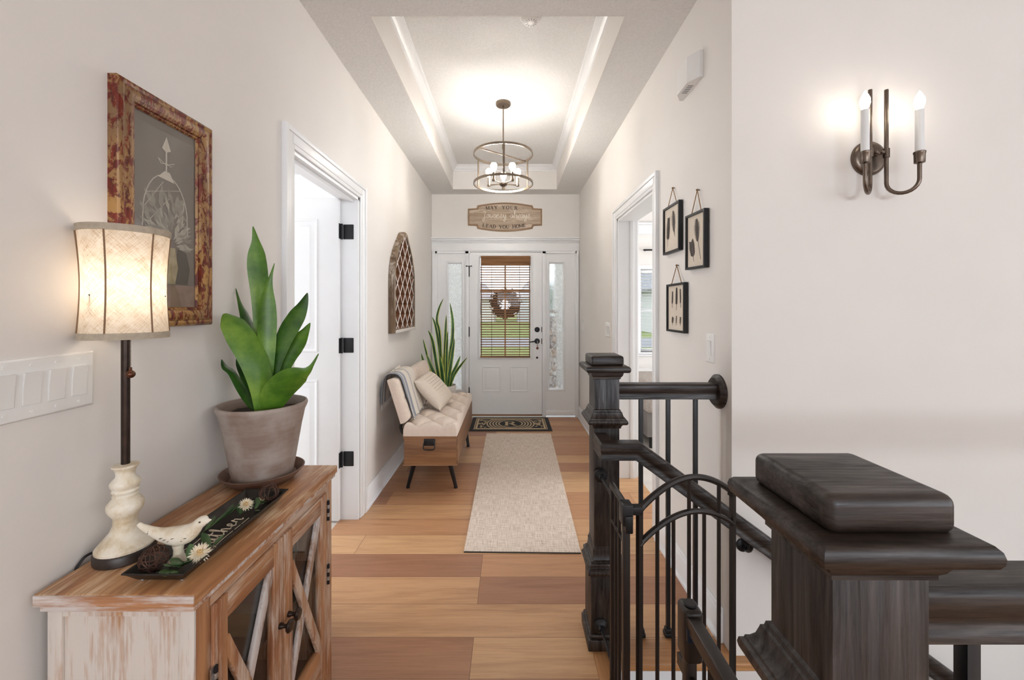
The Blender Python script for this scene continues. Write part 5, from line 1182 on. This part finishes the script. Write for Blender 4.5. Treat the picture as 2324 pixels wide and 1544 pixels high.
def tree(x, y, hgt, r_, label, seed):
    rnd = random.Random(seed); t = thing('tree', label, 'tree', (x, y, -.45), 'street trees'); b = MB(); b.tube([(x, y, -.45), (x+.1, y, hgt*.6)], [.14, .06], 8); build('trunk', b, plain('bark', (.09, .065, .045), .95), t)
    b = MB()
    for k in range(500):
        d = Vector((rnd.gauss(0, 1), rnd.gauss(0, 1), rnd.gauss(0, 1))).normalized()*r_*rnd.random()**.4; p = Vector((x, y, hgt*.72))+Vector((d.x, d.y, d.z*1.2)); s = rnd.uniform(.08, .2); a = Vector((rnd.gauss(0, 1), rnd.gauss(0, 1), rnd.gauss(0, 1))).normalized()*s; c_ = a.orthogonal().normalized()*s
        b.prism([p-a, p+c_, p+a, p-c_], (0, 0, .01))
    build('crown', b, M['leafdark'], t)
tree(4.2, 36, 3.2, 1.3, 'young street tree across the road seen through the front door glass', 1); tree(8.3, 20, 3.2, 1.2, 'small street tree seen through the guest room blind', 2)
# ================================================================== STAIR HEAD: newels, rails, gate, sconce
NX = .393; MY, QY = 1.712, .485                              # newel centre line, far and near newel
def newel(name, cy, label):
    t = thing(name, label, 'newel post', (NX, cy, 0))
    def loft(b, P):
        b.grid([[(NX+sx*h, cy+sy*h, z) for sx, sy in ((-1, -1), (1, -1), (1, 1), (-1, 1))] for h, z in P], 0, False, True)
        for h, z, fl_ in ((*P[0], 1), (*P[-1], 0)): b.face([b.bm.verts.new((NX+sx*h, cy+sy*h, z)) for sx, sy in ((-1, -1), (1, -1), (1, 1), (-1, 1))])
    def sq(b, h, z0, z1, bev=.003, seg=2): b.box(NX-h, NX+h, cy-h, cy+h, z0, z1, 0, bev, seg)
    b = MB(); sq(b, .0515, .36, 1.105, .002); build('shaft', b, M['espresso'], t)
    b = MB(); sq(b, .066, 0, .335, .002); sq(b, .074, .33, .345, .004); build('base_box', b, M['espresso'], t)
    b = MB(); sq(b, .080, 0, .045, .004); sq(b, .074, .045, .062, .006, 3); build('foot_moulding', b, M['espresso'], t)
    b = MB(); loft(b, [(.066, .288), (.070, .290), (.070, .298), (.076, .300), (.079, .304), (.0805, .310), (.079, .317), (.075, .320), (.075, .324), (.070, .327), (.067, .336), (.0655, .346), (.0655, .352), (.061, .354), (.058, .362), (.0565, .376), (.0565, .392), (.0535, .395), (.0535, .402), (.0515, .404)]); build('lower_collar', b, M['espresso'], t)
    b = MB(); loft(b, [(.0515, .882), (.056, .884), (.0575, .892), (.062, .898), (.066, .901), (.074, .902), (.0785, .906), (.0800, .912), (.0785, .919), (.074, .922), (.073, .926), (.069, .929), (.064, .936), (.061, .946), (.060, .950), (.057, .952), (.0555, .958), (.0515, .961)]); build('upper_collar', b, M['espresso'], t)
    b = MB(); loft(b, [(.0515, 1.082), (.056, 1.085), (.056, 1.090), (.060, 1.094), (.064, 1.102), (.065, 1.110), (.070, 1.111), (.081, 1.112), (.0855, 1.115), (.088, 1.120), (.0885, 1.126), (.087, 1.132), (.083, 1.1365), (.078, 1.138), (.066, 1.139)]); build('cap_moulding', b, M['espressox'], t)
    b = MB(); sq(b, .067, 1.137, 1.178, .011, 5); build('cap', b, M['espressox'], t)
    return t
newel('newel_post', MY, 'dark stained square newel post at the far end of the gate')
newel('newel_post', QY, 'large dark stained newel post nearest the camera at lower right')
def rail_prof(b, A, B, up=(0, 0, 1), w_=.058, h_=.062):
    """moulded hand rail from A to B; A and B on the top centre line"""
    A, B, up = Vector(A), Vector(B), Vector(up); d = (B-A).normalized(); s = d.cross(up).normalized(); n_ = s.cross(d)
    hw = w_/2; P = [(-hw*.80, 0), (-hw*.95, -.004), (-hw, -.010), (-hw, -.030), (-hw*.9, -.034), (-hw*.86, -.044), (-hw*.98, -.050), (-hw*.98, -h_), (hw*.98, -h_), (hw*.98, -.050), (hw*.86, -.044), (hw*.9, -.034), (hw, -.030), (hw, -.010), (hw*.95, -.004), (hw*.80, 0)]
    b.prism([A+s*x+n_*z_ for x, z_ in P], B-A)
RT = 1.057
def guard(label, cy, x1, bal, rosette):
    t = thing('guard_rail', label, 'railing', (NX+.05, cy, 0)); b = MB(); rail_prof(b, (NX+.051, cy, RT), (x1, cy, RT)); build('rail', b, M['espressox'], t)
    for x in bal:
        b = MB(); b.box(x-.008, x+.008, cy-.008, cy+.008, .003, RT-.060, 0, .001); bl = build('baluster', b, M['black'], t)
        b = MB(); b.box(x-.0165, x+.0165, cy-.0165, cy+.0165, .003, .020, 0, .003); b.box(x-.013, x+.013, cy-.013, cy+.013, .018, .036, 0, .003); build('shoe', b, M['black'], bl)
    if rosette:
        b = MB(); R = Matrix.Rotation(-PI/2, 3, 'Y'); b.lathe([(.071, 0), (.071, .008), (.067, .011), (.064, .015), (.058, .019), (.056, .022), (0, .022)], (XR, cy, RT-.034), 48, 0, R); build('rosette', b, M['espressox'], t)
guard('dark level guard rail with black balusters from far newel to right wall', MY, XR-.018, (.547, .661, .775), True)
guard('dark level guard rail with black balusters running right from the near newel', QY, 2.6, [.541+.114*k for k in range(9)], False)
# descending hand rail
hr = thing('stair_handrail', 'dark wooden handrail sloping down along the stair wall from far newel', 'handrail', (.6, 1.55, .7))
HY = 1.548; sl = .7356
def mitred(b, path, w_=.058, h_=.062):
    P = [Vector(p) for p in path]; d = [(q-p).normalized() for p, q in zip(P, P[1:])]; hw = w_/2
    prof = [(-hw*.80, 0), (-hw*.95, -.004), (-hw, -.010), (-hw, -.030), (-hw*.9, -.034), (-hw*.86, -.044), (-hw*.98, -.050), (-hw*.98, -h_), (hw*.98, -h_), (hw*.98, -.050), (hw*.86, -.044), (hw*.9, -.034), (hw, -.030), (hw, -.010), (hw*.95, -.004), (hw*.80, 0)]
    s = d[0].cross(Vector((0, 0, 1))).normalized(); u = s.cross(d[0]); ring_ = [P[0]+s*x+u*z_ for x, z_ in prof]; rows = [ring_]
    for i in range(1, len(P)):
        m_ = (d[i-1]+(d[i] if i < len(d) else d[i-1])).normalized()
        ring_ = [p+d[i-1]*((P[i]-p).dot(m_)/d[i-1].dot(m_)) for p in ring_]; rows.append(ring_)
    V = b.grid(rows, 0, False, True); b.face(V[0]); b.face(V[-1])
b = MB(); mitred(b, [(.366, 1.662, .866), (.366, HY, .866), (.489, HY, .866), (2.7, HY, .866-sl*(2.7-.489))]); build('rail', b, M['espressox'], hr)
for x in (.915, 2.2):
    z_ = .8665-sl*(x-.487)-.076; b = MB(); b.lathe([(.026, 0), (.026, .006), (.02, .01), (0, .01)], (x+.0, YS, z_-.035), 20, 0, RXm)
    b.tube(spline([(x, YS-.004, z_-.035), (x, YS-.03, z_-.04), (x, HY+.012, z_-.025), (x, HY, z_)]), .008, 10); b.bar((x-.028, HY, z_+.022), (x+.028, HY, z_+.022-sl*.056), .022, .008); build('wall_bracket', b, M['black'], hr)
# ------------------------------------------------------------------ safety gate
gt = thing('safety_gate', 'dark metal safety gate with arched open door across the stair head', 'gate', (.4, 1.1, 0))
GZ, GL = .742, .622; gx = .364; rs = .0085
def rod(b, A, B, r_=rs, n=8): b.tube([A, B], r_, n)
b = MB(); rod(b, (gx, 1.455, GZ), (gx+.004, 1.30, GZ), .011); rod(b, (gx, 1.455, GL), (gx+.004, 1.30, GL)); rod(b, (gx, 1.455, .05), (gx+.004, 1.30, .05), .011)
for y, r_ in ((1.452, .0095), (1.405, .006), (1.36, .006)): rod(b, (gx, y, .05), (gx, y, GZ), r_)
b.box(gx-.006, gx+.016, 1.292, 1.314, 0, GZ+.008, 0, .002); build('fixed_panel', b, M['gate'], gt)
b = MB(); b.box(gx-.012, gx+.022, 1.278, 1.325, GZ-.055, GZ+.012, 0, .004); b.box(gx+.012, gx+.055, 1.282, 1.312, GZ-.022, GZ+.004, 0, .004); b.box(gx-.004, gx+.02, 1.272, 1.30, GZ-.075, GZ-.02, 0, .004); build('hinge_block', b, M['black'], gt)
hA, hB = Vector((.408, 1.292, 0)), Vector((.771, 1.418, 0)); dd = hB-hA
def dp_(t, z_): return Vector((hA.x+dd.x*t, hA.y+dd.y*t, z_))
def az(t, z0_, rise): return z0_+rise*math.sin(PI*t)**.85
door = None
b = MB()
for t in (0, 1): b.bar(dp_(t, .06), dp_(t, GZ-.004), .017, .013, dd)
b.tube([dp_(i/28, az(i/28, GZ-.010, .078)) for i in range(29)], .0105, 8); b.bar(dp_(0, .07), dp_(1, .07), .016, .016)
b.tube([dp_(i/28, az(i/28, GL+.002, .072)) for i in range(29)], .0095, 8)
door = build('gate_door', b, M['gate'], gt)
for k, t in enumerate((.18, .345, .51, .675, .84)):
    b = MB(); top = az(t, GZ-.010, .078) if k % 2 == 0 else az(t, GL+.002, .072); b.tube([dp_(t, .07), dp_(t, top)], .0066, 8); build('bar', b, M['gate'], door)
b = MB(); b.obox(dp_(1.0, GZ-.004), dd.normalized()*.026, dd.cross(Vector((0, 0, 1))).normalized()*.022, (0, 0, .034), 0, .003); b.obox(dp_(1.03, GZ+.014), dd.normalized()*.012, dd.cross(Vector((0, 0, 1))).normalized()*.012, (0, 0, .014), 0, .002); build('latch_catch', b, M['gate'], door)
b = MB(); b.box(.356, .376, .822, .848, 0, GZ+.004, 0, .002); b.bar((.366, .83, GZ-.002), (.366, .60, GZ-.002), .026, .030, (0, 0, 1), 0, .003); b.bar((.366, .885, GL-.005), (.366, .60, GL-.005), .012, .026, (0, 0, 1), 0, .003); b.bar((.366, .835, .05), (.366, .60, .05), .02, .02)
b.box(.357, .375, .60, .618, 0, GZ, 0, .002)
for y in (.67, .745): rod(b, (.366, y, .05), (.366, y, GZ-.01), .006)
build('fixed_panel', b, M['gate'], gt)
b = MB(); b.box(.350, .387, .815, .862, GZ-.085, GZ+.022, 0, .009, 3); lt = build('latch', b, M['gate'], gt)
b = MB(); b.lathe([(.0125, 0), (.0135, .003), (.011, .005), (0, .005)], (.3685, .838, GZ+.0215), 20); build('latch_button', b, M['black'], lt)
b = MB(); b.box(.3505, .3875, .808, .816, GZ-.034, GZ-.008, 0, .002); build('latch_collar', b, plain('blue_black_metal', (.01, .02, .04), .35, .4), lt)
for y0_, y1_, s in ((1.646, 1.455, -1), (.551, .60, 1)):
    for z_ in (.70, .10):
        b = MB(); R = Matrix.Rotation(-s*PI/2, 3, 'X'); b.lathe([(.027, 0), (.027, .008), (.023, .013), (.018, .016), (.012, .020), (.011, .034), (0, .034)], (gx, y0_, z_), 24, 0, R); b.tube([(gx, y0_+s*.03, z_), (gx, y1_, z_)], .0055, 8)
        b.box(gx-.007, gx+.007, y1_-.012, y1_+.012, z_-.01, z_+.05, 0, .002); build('wall_cup', b, M['black'], gt)
# ------------------------------------------------------------------ candle sconce on the stair wall
SX, SZ = 1.408, 1.958
sc_ = thing('wall_sconce', 'bronze two-arm candle sconce with lit bulbs on the stair wall', 'wall lamp', (SX, YS, SZ))
b = MB(); b.lathe([(.068, 0), (.068, .006), (.062, .014), (.05, .018), (0, .018)], (SX, YS, SZ), 44, 0, RXm); bp = build('backplate', b, M['bronze'], sc_)
b = MB(); b.tube([(SX-.032, YS-.045, SZ+.005), (SX+.032, YS-.045, SZ+.005)], .006, 10); b.tube([(SX, YS-.015, SZ+.005), (SX, YS-.045, SZ+.005)], .009, 12)
for s in (-1, 1): b.ball((SX+s*.012, YS-.052, SZ+.006), .0075, 0, 12)
build('cross_mount', b, M['bronze'], bp)
for s in (-1, 1):
    d = Vector((s*.77, -.64, 0)); rx = Vector((SX+s*.031, YS-.046, 0)); L_ = .09; zb = SZ-.155; R_ = L_/2
    pts = [rx+Vector((0, 0, 2.205)), rx+Vector((0, 0, 1.98)), rx+Vector((0, 0, zb+R_))]+[rx+d*R_*(1-math.cos(t))+Vector((0, 0, zb+R_-R_*math.sin(t))) for t in [PI*i/12 for i in range(1, 12)]]+[rx+d*L_+Vector((0, 0, zb+R_)), rx+d*L_+Vector((0, 0, SZ-.05))]
    b = MB(); b.tube(pts, .0068, 12); b.tube([rx+Vector((0, 0, SZ-.012)), rx+Vector((0, 0, SZ+.022))], .0105, 12); arm = build('arm', b, M['bronze'], sc_)
    e = rx+d*L_; b = MB(); b.lathe([(.009, SZ-.055), (.016, SZ-.052), (.0165, SZ-.02), (.018, SZ-.018), (.018, SZ-.012), (.016, SZ-.010), (0, SZ-.010)], e, 24); build('cup', b, M['bronze'], arm)
    b = MB(); b.lathe([(.013, SZ-.012), (.013, SZ+.142), (0, SZ+.142)], e, 24); build('candle_sleeve', b, plain('white_candle_sleeve', (.82, .83, .83), .4), arm)
    b = MB(); b.lathe([(.007, SZ+.142), (.012, SZ+.152), (.0165, SZ+.168), (.015, SZ+.184), (.009, SZ+.198), (.003, SZ+.210), (0, SZ+.214)], e, 20); build('bulb', b, M['candlebulb'], arm)
